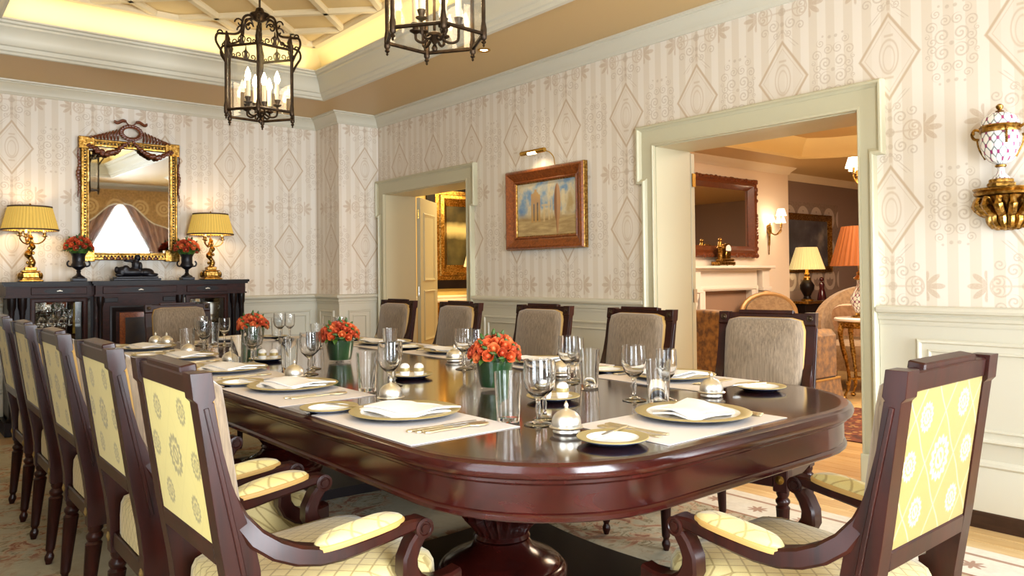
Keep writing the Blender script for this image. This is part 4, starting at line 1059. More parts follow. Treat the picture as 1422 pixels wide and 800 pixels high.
t = thing('picture_light', 'brass picture light on a curved arm above the ruins painting', 'picture light', (XW, 4.257, 1.990))
MB().tube(crom([(-.03, -.12, -.01), (-.035, -.11, .05), (-.06, -.08, .09), (-.095, -.03, .095)]), .004, 6).build('arm', 'brass', t)
m = MB()
for i in range(14):
    pass
M = Matrix.Translation((-.10, .045, .098)) @ Matrix.Rotation(R(90), 4, 'X')
MB().lathe([(.0, -.135), (.016, -.135), (.018, -.128), (.018, .128), (.016, .135), (0, .135)], 16, M).build('tube', 'brass', t)
MB().lathe([(.0, -.045), (.0135, -.045), (.0135, .045), (0, .045)], 12, Matrix.Translation((-.105, .045, .0915)) @ Matrix.Rotation(R(90), 4, 'X')).build('lamp', 'picture_light_glow', t)
spot('picture_light_beam', (XW - .13, 4.30, 2.06), 3.0, (1.0, .80, .5), 130, (.45, 0, -1), .03)

# ------------------------------------------------------------ gilt wall bracket with the porcelain vase
t = thing('wall_bracket', 'carved gilt wall bracket under the porcelain vase at the right edge', 'bracket', (XW - .001, 1.215, 1.345))
def half(prof, n=20, M=None):
    m = MB(); vs = []; fs = []
    for r, z in prof:
        for i in range(n + 1):
            a = PI / 2 + PI * i / n; vs.append((r * math.cos(a), r * math.sin(a), z))
    k = n + 1
    for j in range(len(prof) - 1):
        for i in range(n): fs.append((j * k + i, j * k + i + 1, (j + 1) * k + i + 1, (j + 1) * k + i))
        fs.append((j * k, (j + 1) * k, (j + 1) * k + n, j * k + n))
    fs += [tuple(range(k)), tuple(range((len(prof) - 1) * k, len(prof) * k))]
    return m.add(vs, fs, M)
half([(.11, .150), (.130, .156), (.135, .166), (.128, .174), (.135, .180), (.138, .186)]).build('shelf', 'gilt', t)
half([(.018, .0), (.03, .02), (.04, .06), (.075, .105), (.105, .14), (.11, .152)]).build('corbel', 'gilt', t)
for i in range(7):
    a = PI / 2 + PI * (i + .5) / 7; u = Vector((math.cos(a), math.sin(a), 0)); q = lambda r, z: (u.x * r, u.y * r, z)
    m = MB().tube(crom([q(.115, .145), q(.125, .115), q(.10, .085), q(.075, .07), q(.07, .04), q(.05, .015), q(.035, .01)]), [.014] * 6 + [.020] * 12 + [.016] * 12 + [.010] * 7, 7)
    m.tube(spiral(q(.105, .085), .022, .006, 0, 1.1, u, (0, 0, 1)), .008, 6)
    m.ball(q(.118, .108), (.014, .014, .010), 8); m.build('acanthus_scroll', 'gilt', t)
t = thing('porcelain_vase', 'white porcelain lidded vase with flowered trellis and gilt mounts, on the wall bracket', 'vase', (XW - .085, 1.215, 1.5335))
MB().lathe([(0, 0), (.056, 0), (.058, .012), (.050, .018), (.050, .030), (.042, .034), (0, .034)], 8).build('gilt_foot', 'gilt', t, smooth=0)
MB().lathe([(0, .034), (.036, .034), (.030, .044), (.016, .060), (.013, .078), (.016, .086), (0, .086)], 28).build('stem', 'vase_porcelain', t)
MB().lathe([(.016, .084), (.022, .088), (.022, .094), (.016, .098), (0, .098)], 24).build('collar', 'gilt', t)
MB().lathe([(0, .096), (.018, .098), (.045, .112), (.066, .140), (.076, .175), (.076, .215), (.072, .238), (0, .238)], 36).build('body', 'vase_porcelain', t)
MB().lathe([(.072, .236), (.078, .238), (.079, .246), (.076, .256), (.080, .262), (.078, .268), (0, .268)], 36).build('gilt_band', 'gilt', t)
MB().lathe([(.073, .266), (.073, .278), (.066, .300), (.045, .318), (.018, .326), (0, .327)], 36).build('lid', 'vase_porcelain', t)
MB().lathe([(.014, .326), (.018, .331), (.007, .336), (.014, .345), (.015, .354), (.008, .362), (0, .364)], 16).build('finial', 'gilt', t)
for s in (-1, 1):
    m = MB().tube(crom([(0, s * .074, .250), (0, s * .098, .262), (0, s * .112, .244), (0, s * .104, .222), (0, s * .085, .216)]), .0065, 7)
    m.tube(crom([(0, s * .092, .218), (0, s * .088, .19), (0, s * .080, .165), (0, s * .060, .125)]), .004, 6); m.ball((0, s * .108, .246), .010, 8); m.build('handle', 'gilt', t)
m = MB()
for i in range(9):
    a = R(200 + i * 3) ; m.ball((.080 * math.cos(R(215)), .080 * math.sin(R(215)), .25 - i * .008), (.006 + .002 * (i % 2), .006, .005), 6)
m.build('gilt_swag', 'gilt', t)

# ------------------------------------------------------------ sideboard
SX0, SX1, SB = .745, 2.553, 7.215
t = thing('sideboard', 'dark breakfront sideboard with two glazed end cupboards against the far wall', 'sideboard', (1.65, 7.0, 0))
T_ = Matrix.Translation((-1.65, -7.0, 0))
WF, CF = 6.850, 6.785; A, B = 1.335, 1.995      # wing front, centre front, breaks
def top_poly(o): return [(SX0 - o, SB), (SX0 - o, WF - o), (A - o, WF - o), (A - o, CF - o), (B + o, CF - o), (B + o, WF - o), (SX1 + o, WF - o), (SX1 + o, SB)]
m = MB().prism(top_poly(.028), 1.136, 1.157, None, T_); m.prism(top_poly(.018), 1.122, 1.136, None, T_); m.build('top', 'ebonised_wood', t, smooth=0)
m = MB().prism(top_poly(0), 1.045, 1.122, None, T_); m.prism(top_poly(.010), 1.035, 1.047, None, T_); m.build('frieze', 'sideboard_wood', t, smooth=0)
MB().prism(top_poly(.012), GZ * 0, .10, None, T_).build('base', 'ebonised_wood', t, smooth=0)
for x0, x1, f in ((SX0 + .16, A - .05, WF), (A + .05, B - .05, CF), (B + .05, SX1 - .16, WF)):
    d = MB().b2(x0, x1, f - .010, f, 1.055, 1.112, .003, T_).build('drawer', 'sideboard_wood', t, smooth=0)
    c = (x0 + x1) / 2; w = (x1 - x0) * .28
    M = T_ @ Matrix.Translation((c, f - .012, 1.083))
    MB().prism([(w * math.cos(a) , .020 * math.sin(a)) for a in [2 * PI * i / 24 for i in range(24)]], -.002, .002, lambda a, b, h: (a, h, b), M).build('inlaid_plaque', 'ebonised_wood', d, smooth=0)
    mm = MB()
    for k_ in (-2, -1, 0, 1, 2): mm.ball((k_ * .008, -.004, .003 - abs(k_) * .002), (.005, .003, .008 - abs(k_) * .0015), 6, M)
    mm.build('silver_mount', 'silver', d)
# centre cupboard with inlaid panel
c = MB().b2(A, B, CF, SB, .10, 1.036, 0, T_).build('centre_cupboard', 'sideboard_wood', t, smooth=0)
fn = lambda a, b, h: (a - 1.65, CF - h - 7.0, b)
MB().sweep([(A + .10, .18), (B - .10, .18), (B - .10, .955), (A + .10, .955)], [(0, 0), (0, .010), (.012, .014), (.03, .010), (.045, .004), (.045, 0)], True, fn).build('panel_moulding', 'ebonised_wood', c, smooth=30)
for k_ in range(2): MB().b2((A + .06, B - .16)[k_] , (A + .16, B - .06)[k_], CF - .012, CF, .985, 1.022, .003, T_).build('inlaid_plaque', 'ebonised_wood', c, smooth=0)
MB().b2(1.505, 1.825, CF - .010, CF + .001, .23, .90, .002, T_).build('inlaid_panel', 'frame_wood', c, smooth=0)
MB().b2(-.118, .118, -.002, .002, -.28, .28).build('painted_panel', 'picture_still_life', c, loc=(1.665 - 1.65, CF - .012 - 7.0, .58), smooth=0)
for x_ in (A + .03, B - .03):
    MB().lathe([(.0, .10), (.024, .10), (.026, .13), (.018, .14), (.017, .95), (.024, .97), (.026, 1.0), (.026, 1.034), (0, 1.034)], 16, T_ @ Matrix.Translation((x_, CF - .012, 0))).build('column', 'ebonised_wood', t)
for x0, x1, ox in ((SX0, A, -1), (B, SX1, 1)):
    m = MB(); e0, e1 = (x0 + .155, x1 - .045) if ox < 0 else (x0 + .045, x1 - .155)
    m.b2(x0 + .02, x1, SB - .02, SB, .10, 1.036, 0, T_)
    for p, q in ((x0 + .02, x0 + .04), (x1 - .02, x1)): m.b2(p, q, WF + .03, SB, .10, 1.036, 0, T_)
    m.b2(x0 + .02, x1, WF + .02, SB, .10, .13, 0, T_); m.b2(x0 + .02, x1, WF + .02, SB, 1.02, 1.036, 0, T_)
    m.b2((x0 + .02 if ox < 0 else e1), (e0 if ox < 0 else x1 - .02), WF + .01, WF + .04, .10, 1.036, 0, T_)
    m.build('end_carcass', 'ebonised_wood', t, smooth=0)
    MB().b2(x0 + .04, x1 - .02, WF + .05, SB - .02, .792, .802, 0, T_).build('shelf', 'pane_glass', t, smooth=0)
    MB().b2(x0 + .05, x1 - .03, SB - .028, SB - .020, .14, 1.01, 0, T_).build('mirror_back', 'mirror_glass', t, smooth=0)
    d = MB(); fnd = lambda a, b, h: (a - 1.65, WF + .02 - h - 7.0, b)
    d.sweep([(e0, .12), (e1, .12), (e1, 1.03), (e0, 1.03)], [(0, 0), (0, .020), (.010, .024), (.030, .022), (.036, .010), (.036, 0)], True, fnd)
    d = d.build('glazed_door', 'sideboard_wood', t, smooth=30)
    MB().b2(e0 + .034, e1 - .034, WF + .008, WF + .011, .154, .996, 0, T_).build('pane', 'pane_glass', d, smooth=0)
    xs_ = (x0 + .035, x0 + .105) if ox < 0 else (x1 - .105, x1 - .035)
    for x_ in xs_:
        MB().lathe([(.0, .10), (.028, .10), (.030, .13), (.022, .14), (.020, .15), (.018, .90), (.022, .915), (.020, .93), (.030, .96), (.032, 1.034), (0, 1.034)], 20, T_ @ Matrix.Translation((x_, WF + .005, 0)), (.16, .89, .10)).build('column', 'ebonised_wood', t)
gl = MB().lathe([(0, 0), (.026, 0), (.024, .004), (.004, .01), (.0035, .05), (.018, .065), (.028, .09), (.026, .125), (.0245, .125), (.026, .092), (.016, .068), (0, .062)], 16)
red = MB().lathe([(0, .063), (.015, .068), (.0255, .09), (.0255, .118), (0, .118)], 16)
Mt('red_wine', Roughness=.1).base('#3a0710')
for i in range(8):
    x_ = .955 + (i % 4) * .075 + .02 * (i // 4); y_ = 6.98 + (i // 4) * .09
    g = MB(); g.v, g.f = list(gl.v), list(gl.f); o = g.build('stored_goblet', 'glass', None, (x_, y_, .8025)); tag(o, 'small stemmed glass on the shelf of the left glazed cupboard of the sideboard', 'glass', 'glasses in the left cupboard')
    if i in (0, 1, 2, 5): g = MB(); g.v, g.f = list(red.v), list(red.f); g.build('red_bowl', 'red_wine', o)
for i in range(5):
    o = MB().lathe([(0, 0), (.030, 0), (.034, .10), (.033, .10), (.029, .006), (0, .006)], 16).build('stored_tumbler', 'glass', None, (.96 + i * .07, 7.0 + .04 * (i % 2), .1305)); tag(o, 'plain tumbler low in the left glazed cupboard of the sideboard', 'glass', 'tumblers in the left cupboard')
t = thing('silver_wine_cooler', 'silver wine cooler with rim behind glass in the right end of the sideboard', 'wine cooler', (2.30, 7.03, .8025))
MB().lathe([(0, 0), (.05, 0), (.052, .01), (.04, .02), (.055, .04), (.068, .14), (.074, .15), (.070, .15), (.06, .05), (0, .045)], 28).build('body', 'silver', t)
for s in (-1, 1): MB().tube(crom([(s * .062, 0, .09), (s * .082, 0, .10), (s * .082, 0, .12), (s * .068, 0, .125)]), .004, 6).build('handle', 'silver', t)

# ------------------------------------------------------------ mirror over the sideboard
t = thing('wall_mirror', 'tall gilt mirror with carved bow crest and swags over the sideboard', 'mirror', (1.692, YB - .012, 1.845), 0)
t.rotation_euler = (R(.6), 0, 0)
fnm = lambda a, b, k: (a, -k, b)
w, h = .385, .512
out = [(-w, -h), (w, -h), (w, h), (-w, h)]
MB().box((0, -.006, 0), (2 * w - .10, .006, 2 * h - .10)).build('glass', 'mirror_glass', t, smooth=0)
MB().sweep(out, [(0, .004), (0, .036), (.008, .046), (.018, .046), (.024, .034), (.044, .034), (.050, .042), (.060, .040), (.066, .016), (.066, .004)], True, fnm).build('frame', 'gilt', t, smooth=30)
for s in (-1, 1):
    for q in (-1, 1): MB().box((s * (w - .045), -.027, q * (h - .040)), (.125, .044, .105), .006).build('corner_block', 'gilt', t, smooth=0)
m = MB()
for s in (-1, 1):
    for i in range(36): m.ball((s * (w - .034), -.036, -h + .08 + i * (2 * h - .16) / 35), (.0075, .006, .009), 6)
    for i in range(22): m.ball((-w + .10 + i * (2 * w - .2) / 21, -.036, s * (h - .034)), (.011, .006, .0075), 6)
tag(m.build('beading', 'ebonised_wood', t), kind='stuff')
m = MB(); r_ = random.Random(3)
m.tube([(.075 * math.cos(a), -.05, h + .075 + .055 * math.sin(a)) for a in [2 * PI * i / 24 for i in range(25)]], .016, 7)
for i in range(22):
    a = 2 * PI * i / 22; m.ball((.082 * math.cos(a), -.058, h + .075 + .060 * math.sin(a)), (.017, .012, .013), 6)
for s in (-1, 1):
    m.tube(crom([(s * .02, -.05, h + .145), (s * .06, -.055, h + .175), (s * .11, -.05, h + .150), (s * .13, -.045, h + .172)]), [.006] * 4 + [.014] * 8 + [.012] * 5 + [.005] * 2, 6)
m.build('crest_wreath', 'dark_carved_wood', t)
for s in (-1, 1):
    m = MB()
    for i in range(9):
        x_ = s * (.10 + .026 * i); z_ = h + .105 - .011 * i
        m.tube(crom([(x_, -.04, h + .002), (x_ + s * .006, -.055, (h + z_) / 2), (x_ - s * .016, -.05, z_)]), [.006, .008, .009, .010, .010, .010, .009, .009, .009, .008, .007, .006, .004], 6)
    m.build('crest_spray', 'dark_carved_wood', t)
    m = MB(); P0 = Vector((s * .02, -.055, h - .01)); P1 = Vector((s * (w - .05), -.055, h - .055))
    for i in range(20):
        q = i / 19; p = P0.lerp(P1, q); p.z -= .085 * math.sin(q * PI) - .0; k_ = .012 + .010 * math.sin(q * PI)
        for _ in range(2): m.ball((p.x + r_.uniform(-.008, .008), p.y - r_.uniform(0, .012), p.z + r_.uniform(-.01, .01)), (k_ * .9, k_ * .6, k_), 6)
    m.build('swag', 'dark_carved_wood', t)
    m = MB()
    for i in range(15):
        k_ = .017 * (1 - abs(i - 7) / 11); m.ball((s * (w + .012 + .006 * math.sin(i)), -.03, h - .09 - i * .028), (k_, .014, .019), 6)
    m.build('side_drop', 'dark_carved_wood', t)
m = MB()
for i in range(9): m.ball((-.20 + i * .05, -.05, -h + .015), (.022, .012, .015), 7)
m.build('bottom_carving', 'dark_carved_wood', t)

# ------------------------------------------------------------ lamps, urns and bronze on the sideboard
def pleated(t, r0, z0, r1, z1, mat, n=90, trim=None, depth=.02, lining=True):
    m = MB()
    m.grid(n, 5, lambda u, v: ((r0 + (r1 - r0) * v) * (1 + depth * (round(u * n) % 2)) * math.cos(2 * PI * u), (r0 + (r1 - r0) * v) * (1 + depth * (round(u * n) % 2)) * math.sin(2 * PI * u), z0 + (z1 - z0) * v), None, True)
    k = len(m.v); q = n * 5
    m.add([(a * .975, b * .975, c) for a, b, c in m.v[:q]], [tuple(reversed(f)) for f in m.f])
    m.f += [(i, (i + 1) % n, q + (i + 1) % n, q + i) for i in range(n)] + [(4 * n + i, 4 * n + (i + 1) % n, q + 4 * n + (i + 1) % n, q + 4 * n + i) for i in range(n)]
    s = m.build('lamp_shade', mat, t, smooth=20)
    if trim:
        for r, z in ((r0, z0), (r1, z1)):
            MB().lathe([(r * .985, z - .006), (r * 1.03, z - .006), (r * 1.03, z + .006), (r * .985, z + .006)], 48, closed=True).build('shade_trim', trim, s)
    return s
def candelabra_lamp(x_, y_, label):
    t = thing('table_lamp', label, 'lamp', (x_, y_, 1.1572), 0, 'gilt lamps on the sideboard')
    m = MB()
    for w_, z0, z1 in ((.165, 0, .016), (.14, .016, .03), (.115, .03, .075), (.13, .075, .085), (.085, .085, .115)): m.box((0, 0, (z0 + z1) / 2), (w_, w_ * .8, z1 - z0), .006)
    for s in (-1, 1):
        for q in (-1, 1): m.ball((s * .065, q * .05, .045), (.016, .016, .028), 8)
    m.build('base', 'gilt', t, smooth=0)
    m = MB().tube(crom([(0, 0, .11), (.012, 0, .16), (-.012, .004, .215), (.012, 0, .27), (-.004, 0, .32), (0, 0, .37)]), [.024, .022, .020, .024, .026, .026, .024, .021, .018, .018, .022, .028, .030, .028, .022, .016, .014, .020, .026, .026, .020, .014, .012, .016, .020, .018, .012, .010, .012, .014, .012][:31], 10)
    for i in range(12):
        a = i * 2.4; m.ball((.022 * math.cos(a), .022 * math.sin(a), .13 + i * .019), (.012, .012, .015), 6)
    m.ball((.004, -.004, .345), .018, 8); m.build('figured_stem', 'gilt', t)
    for i in range(3):
        a = R(-20) + i * 2 * PI / 3; c, s = math.cos(a), math.sin(a)
        m = MB().tube(crom([(0, 0, .325), (c * .03, s * .03, .30), (c * .07, s * .07, .305), (c * .10, s * .10, .335), (c * .098, s * .098, .355)]), .0055, 6)
        m.lathe([(0, .345), (.010, .35), (.022, .357), (.022, .361), (.011, .363), (.014, .385), (.011, .385), (0, .385)], 12, Matrix.Translation((c * .098, s * .098, 0)))
        ar = m.build('candle_arm', 'gilt', t)
        MB().lathe([(0, .385), (.010, .385), (.010, .435), (0, .435)], 10, Matrix.Translation((c * .098, s * .098, 0))).build('candle_sleeve', 'candle', ar)
    MB().tube([(0, 0, .36), (0, 0, .60)], .004, 6).lathe([(0, .595), (.010, .60), (.006, .61), (0, .616)], 8).build('rod', 'brass', t)
    pleated(t, .192, .405, .148, .585, 'shade_gold', 100, 'shade_trim')
    for i in range(2): MB().ball(((-1, 1)[i] * .05, 0, .50), (.02, .02, .03), 10).build('bulb', 'bulb_glow', t)
    point('lamp_light', (x_, y_, 1.1572 + .47), 5.5, (1.0, .74, .40), .05)
candelabra_lamp(.925, 7.03, 'gilt candelabra table lamp with gold pleated shade on the left end of the sideboard')
candelabra_lamp(2.31, 7.03, 'gilt candelabra table lamp with gold pleated shade on the right end of the sideboard')
def urn(x_, y_, label, seed):
    t = thing('black_urn', label, 'urn', (x_, y_, 1.1572), 0, 'black urns on the sideboard')
    MB().box((0, 0, .012), (.105, .105, .024), .003).lathe([(0, .024), (.048, .024), (.046, .034), (.020, .05), (.013, .07), (.018, .08), (.014, .088), (.03, .10), (.055, .118), (.056, .13), (.046, .15), (.047, .20), (.062, .232), (.056, .232), (.04, .20), (0, .19)], 26).build('urn', 'black_bronze', t, smooth=40)
    for s in (-1, 1): MB().tube(crom([(s * .05, 0, .118), (s * .075, 0, .125), (s * .08, 0, .15), (s * .068, 0, .165)]), .007, 7).build('handle', 'black_bronze', t)
    bouquet(t, (0, 0, .262), .096, .088, 30, 1.0, 26, seed)
urn(1.258, 7.02, 'black footed urn filled with orange roses, left of the mirror on the sideboard', 21)
urn(2.10, 7.02, 'black footed urn filled with orange roses, right of the mirror on the sideboard', 22)
t = thing('bronze_sculpture', 'dark bronze sculpture of a reclining crouched beast on the sideboard before the mirror', 'sculpture', (1.675, 6.98, 1.1572))
MB().box((0, 0, .010), (.37, .14, .02), .004).box((0, 0, .027), (.33, .12, .016), .004).build('plinth', 'black_bronze', t, smooth=0)
m = MB()
for c_, r in (((-.02, 0, .070), (.13, .045, .040)), ((.08, 0, .068), (.065, .05, .038)), ((-.10, 0, .075), (.05, .04, .045)), ((.0, -.005, .13), (.034, .03, .055)), ((.012, -.008, .192), (.027, .027, .028)), ((-.045, 0, .165), (.05, .018, .012)), ((-.08, -.02, .10), (.03, .02, .03)), ((.12, -.03, .045), (.05, .018, .014)), ((-.13, -.025, .048), (.035, .016, .014)), ((.03, -.03, .12), (.016, .016, .036)), ((-.145, 0, .09), (.018, .018, .03)), ((.15, .0, .05), (.03, .02, .012))): m.ball(c_, r, 16)
o = m.build('figure', 'black_bronze', t); rm = o.modifiers.new('remesh', 'REMESH'); rm.mode = 'VOXEL'; rm.voxel_size = .006; rm.use_smooth_shade = True

# ------------------------------------------------------------ living room through the large doorway
t = thing('fireplace', 'white marble fireplace with columns in the living room', 'fireplace', (7.27, FY, 0))
m = MB(); W2 = .76
for s in (-1, 1): m.b2(s * .49 - .055, s * .49 + .055, -.09, 0, 0, .97, .004)
m.b2(-.545, .545, -.09, 0, .97, 1.20, .004); m.build('surround', 'marble_white', t, smooth=0)
m = MB().b2(-W2, W2, -.20, 0, 1.215, 1.245, .006); m.b2(-W2 + .04, W2 - .04, -.16, 0, 1.195, 1.215, .004); m.build('mantel_shelf', 'marble_white', t, smooth=0)
MB().sweep([(-.545, 0), (-.545, 1.02), (.545, 1.02), (.545, 0)], [(0, .09), (0, .10), (-.02, .105), (-.035, .10), (-.035, .09)], False, lambda a, b, k: (a, -k, b)).build('architrave', 'marble_white', t, smooth=30)
for s in (-1, 1):
    MB().lathe([(0, 0), (.075, 0), (.075, .08), (.055, .10), (.050, .12), (.044, .80), (.055, .84), (.05, .87), (.07, .92), (.072, .95), (.055, .96), (0, .96)], 20, Matrix.Translation((s * .65, -.08, 0))).build('column', 'marble_white', t)
    MB().b2(s * .65 - .085, s * .65 + .085, -.16, 0, .96, 1.0, .004).b2(s * .65 - .07, s * .65 + .07, -.14, 0, 1.0, 1.20, .004).build('capital_block', 'marble_white', t, smooth=0)
MB().b2(-.435, .435, -.012, -.002, 0, .97).build('fire_opening', 'hearth', t, smooth=0)
pr2 = [(0, .004), (0, .05), (.02, .07), (.05, .06), (.08, .075), (.11, .04), (.13, .02), (.13, .004)]
t = picture('mantel_mirror', 'dark carved framed mirror above the living room fireplace', (7.20, FY - .002, 1.79), 0, 1.36, .90, pr2, 'dark_carved_wood', 'mirror_glass', 'mirror')
m = MB(); r_ = random.Random(5)
for i in range(120):
    e = i % 4; u = r_.random() * 2 - 1
    x_, z_ = ((u * .68, .43), (u * .68, -.43), (.66, u * .45), (-.66, u * .45))[e]
    m.ball((x_, -.06, z_), (r_.uniform(.02, .035), .02, r_.uniform(.015, .03)), 6)
tag(m.build('frame_carving', 'dark_carved_wood', t), kind='stuff')
t = thing('mantel_clock', 'gilt figure mantel clock on the living room mantelpiece', 'clock', (7.10, FY - .135, 1.2520))
MB().box((0, 0, .02), (.30, .11, .04), .006).box((.03, 0, .055), (.22, .09, .03), .006).build('base', 'gilt', t, smooth=0)
for i in range(4): MB().ball(((-.13, .13, -.13, .13)[i], (-.04, -.04, .04, .04)[i], .004), .012, 8).build('foot', 'gilt', t)
m = MB().tube(crom([(-.06, 0, .06), (-.055, 0, .14), (-.07, 0, .20), (-.055, 0, .25)]), [.030] * 6 + [.034] * 6 + [.02] * 7, 10).ball((-.055, 0, .275), .022, 10)
m.tube(crom([(-.06, -.01, .22), (-.02, -.02, .22), (.02, -.01, .235)]), .010, 7); m.build('figure', 'gilt', t)
MB().box((.05, 0, .115), (.09, .07, .10), .01).lathe([(0, -.03), (.058, -.03), (.062, -.02), (.062, .03), (0, .03)], 24, Matrix.Translation((.05, 0, .175)) @ Matrix.Rotation(R(90), 4, 'X')).build('clock_case', 'gilt', t)
MB().lathe([(0, 0), (.046, 0), (.046, .004), (0, .006)], 24, Matrix.Translation((.05, -.030, .175)) @ Matrix.Rotation(R(90), 4, 'X')).build('dial', 'porcelain', t)
t = thing('wall_sconce', 'gilt wall sconce with three small white shades beside the living room mirror', 'sconce', (8.19, FY, 1.38))
MB().tube(crom([(0, -.015, 0), (0, -.02, .12), (0, -.025, .26), (0, -.02, .36)]), [.006] * 6 + [.012] * 6 + [.028] * 6 + [.012], 8).build('backplate', 'gilt', t)
for i, (dx, dy, dz) in enumerate(((-.11, -.10, .02), (.0, -.18, .10), (.12, -.10, .02))):
    a = MB().tube(crom([(0, -.025, .27), (dx * .5, dy * .6, .235), (dx, dy, .26 + dz * .5), (dx, dy, .30 + dz)]), .007, 6).lathe([(0, .30), (.02, .305), (.008, .31), (.008, .35), (0, .35)], 10, Matrix.Translation((dx, dy, dz))).build('arm', 'gilt', t)
    m = MB().lathe([(.062, .355), (.038, .435), (.036, .435), (.060, .355)], 20, Matrix.Translation((dx, dy, dz)), None, True); m.build('shade', 'shade_white', a)
point('sconce_light', (8.19, FY - .17, 1.80), 7, (1.0, .80, .5), .06)
t = picture('far_painting', 'dark seascape painting in a gilt frame on the recess wall of the living room', (9.45, RY - .003, 1.55), 0, 1.52, .78, [(0, .004), (0, .04), (.02, .05), (.05, .035), (.085, .02), (.085, .004)], 'gilt', 'picture_seascape')
MB().b2(8.70, 10.45, RY - .004, RY + .001, .92, 2.10).build('damask_panel', 'damask_wall', bpy.data.objects['wall_recess'], smooth=0)
# console with lamp and figure
t = thing('console_table', 'dark console table with a gilt edge under the far painting', 'table', (9.40, 5.15, 0))
MB().box((0, 0, .785), (1.1, .36, .03), .005).build('top', 'gilt', t, smooth=0); MB().box((0, .02, .70), (1.04, .30, .14), .004).build('frieze', 'ebonised_wood', t, smooth=0)
for s in (-1, 1):
    for q in (-1, 1): MB().box((s * .49, q * .12 + .02, .315), (.06, .06, .63), .006).build('leg', 'ebonised_wood', t, smooth=0)
MB().box((0, .12, .36), (.92, .02, .54)).build('back_board', 'ebonised_wood', t, smooth=0)
def lamp(x_, y_, z_, body, shade_, r0, z0, r1, z1, label, mats, e, col, n=70):
    t = thing('table_lamp', label, 'lamp', (x_, y_, z_))
    for nm, pr_, mt in body: MB().lathe(pr_, 28).build(nm, mt, t)
    MB().tube([(0, 0, z0 - .08), (0, 0, z1)], .004, 6).build('rod', 'brass', t)
    pleated(t, r0, z0, r1, z1, shade_, n, None, .03)
    MB().ball((0, 0, (z0 + z1) / 2), (.025, .025, .035), 10).build('bulb', 'bulb_glow', t)
    point('lamp_light', (x_, y_, z_ + z0 + .03), e, col, .05)
lamp(9.10, 5.12, .8005, (('foot', [(0, 0), (.075, 0), (.075, .02), (.05, .03), (0, .03)], 'gilt'), ('body', [(0, .03), (.05, .03), (.04, .06), (.085, .15), (.09, .20), (.05, .26), (0, .27)], 'ebonised_wood'), ('neck', [(0, .26), (.05, .265), (.045, .30), (.03, .31), (.035, .34), (.02, .36), (.015, .42), (0, .42)], 'gilt')), 'shade_cream', .215, .40, .125, .68, 'table lamp with cream pleated shade on the console under the far painting', None, 6, (1.0, .8, .5))
t = thing('figurine', 'small dark red figurine on the console beside the cream lamp', 'figurine', (9.50, 5.14, .8005))
MB().lathe([(0, 0), (.06, 0), (.055, .04), (.045, .10), (.03, .15), (.035, .20), (.02, .235), (0, .24)], 16).ball((0, 0, .27), .03, 10).build('body', 'red_wine', t)
# round gilt table with the orange lamp
t = thing('gilt_table', 'round gilt-legged side table carrying the orange-shaded lamp', 'table', (6.95, 3.37, 0), R(10))
MB().lathe([(0, .715), (.235, .715), (.245, .722), (.245, .738), (.235, .745), (0, .745)], 36).build('top', 'marble_white', t)
MB().lathe([(.0, .655), (.205, .655), (.215, .67), (.215, .71), (.23, .715), (0, .715)], 36).build('apron', 'gilt', t)
for i in range(4):
    a = PI / 4 + i * PI / 2; u = Vector((math.cos(a), math.sin(a), 0)); q = lambda r, z: (u.x * r, u.y * r, z)
    m = MB().tube(crom([q(.195, .69), q(.215, .62), q(.20, .50), q(.165, .36), q(.14, .22), q(.145, .12), q(.18, .04), q(.20, .02)]), [.026] * 8 + [.022] * 10 + [.015] * 14 + [.012] * 8 + [.018] * 3, 8).ball(q(.15, .15), .022, 8).ball(q(.19, .018), (.026, .026, .018), 8); m.build('leg', 'gilt', t)
MB().tube([(-.105, -.105, .19), (.105, .105, .19)], .010, 8).tube([(-.105, .105, .19), (.105, -.105, .19)], .010, 8).build('stretcher', 'gilt', t)
lamp(6.95, 3.37, .7455, (('foot', [(0, 0), (.095, 0), (.095, .012), (.07, .02), (.06, .045), (0, .045)], 'gilt'), ('body', [(0, .045), (.055, .045), (.07, .07), (.105, .14), (.10, .19), (.065, .25), (.045, .30), (.045, .345), (0, .345)], 'vase_porcelain'), ('neck', [(0, .345), (.06, .345), (.075, .36), (.06, .375), (.045, .39), (.05, .41), (.03, .43), (.035, .47), (.015, .49), (0, .49)], 'gilt')), 'shade_orange', .265, .475, .165, .835, 'large orange-shaded table lamp with flowered body on the round gilt table', None, 5, (1.0, .7, .4), 64)
# sofa seen from behind
t = thing('velvet_sofa', 'brown velvet skirted sofa seen from behind through the large doorway', 'sofa', (6.21, 4.16, 0), R(-90)); t.scale = (.84, 1, 1.03)
def bk(u, v):
    x_ = -.86 + 1.72 * u; z_ = .64 + .16 * math.cos((u - .36) * 2.1) ** 2 * (1 if u < .93 else .7); return x_, z_
m = MB(); prof_t = [(-.86 + 1.72 * i / 24, .62 + .185 * max(0, math.cos((i / 24 - .38) * 2.3)) ** 1.2) for i in range(25)]
m.prism([(-.86, .22)] + prof_t + [(.86, .22)], -.38, -.20, lambda a, b, h: (a, h, b)); o = m.build('back', 'sofa_velvet', t, smooth=30)
bv = o.modifiers.new('bevel', 'BEVEL'); bv.width = .03; bv.segments = 3; bv.limit_method = 'ANGLE'
for s in (-1, 1): MB().box((s * .80, .0, .42), (.18, .76, .44), .05).build('arm', 'sofa_velvet', t, smooth=40)
MB().box((0, .08, .32), (1.5, .60, .20), .03).build('seat', 'sofa_velvet', t, smooth=40); MB().box((0, .08, .47), (1.44, .58, .10), .04).build('seat_cushion', 'sofa_velvet', t, smooth=40)
m = MB(); SK = [(-.89, -.385), (.895, -.385), (.895, .385), (-.89, .385)]
m.sweep(SK, [(0, .23), (.0, .21), (-.012, .12), (-.03, .006), (.02, .006), (.03, .23)], True); m.build('skirt', 'sofa_velvet', t, smooth=30)
m = MB()
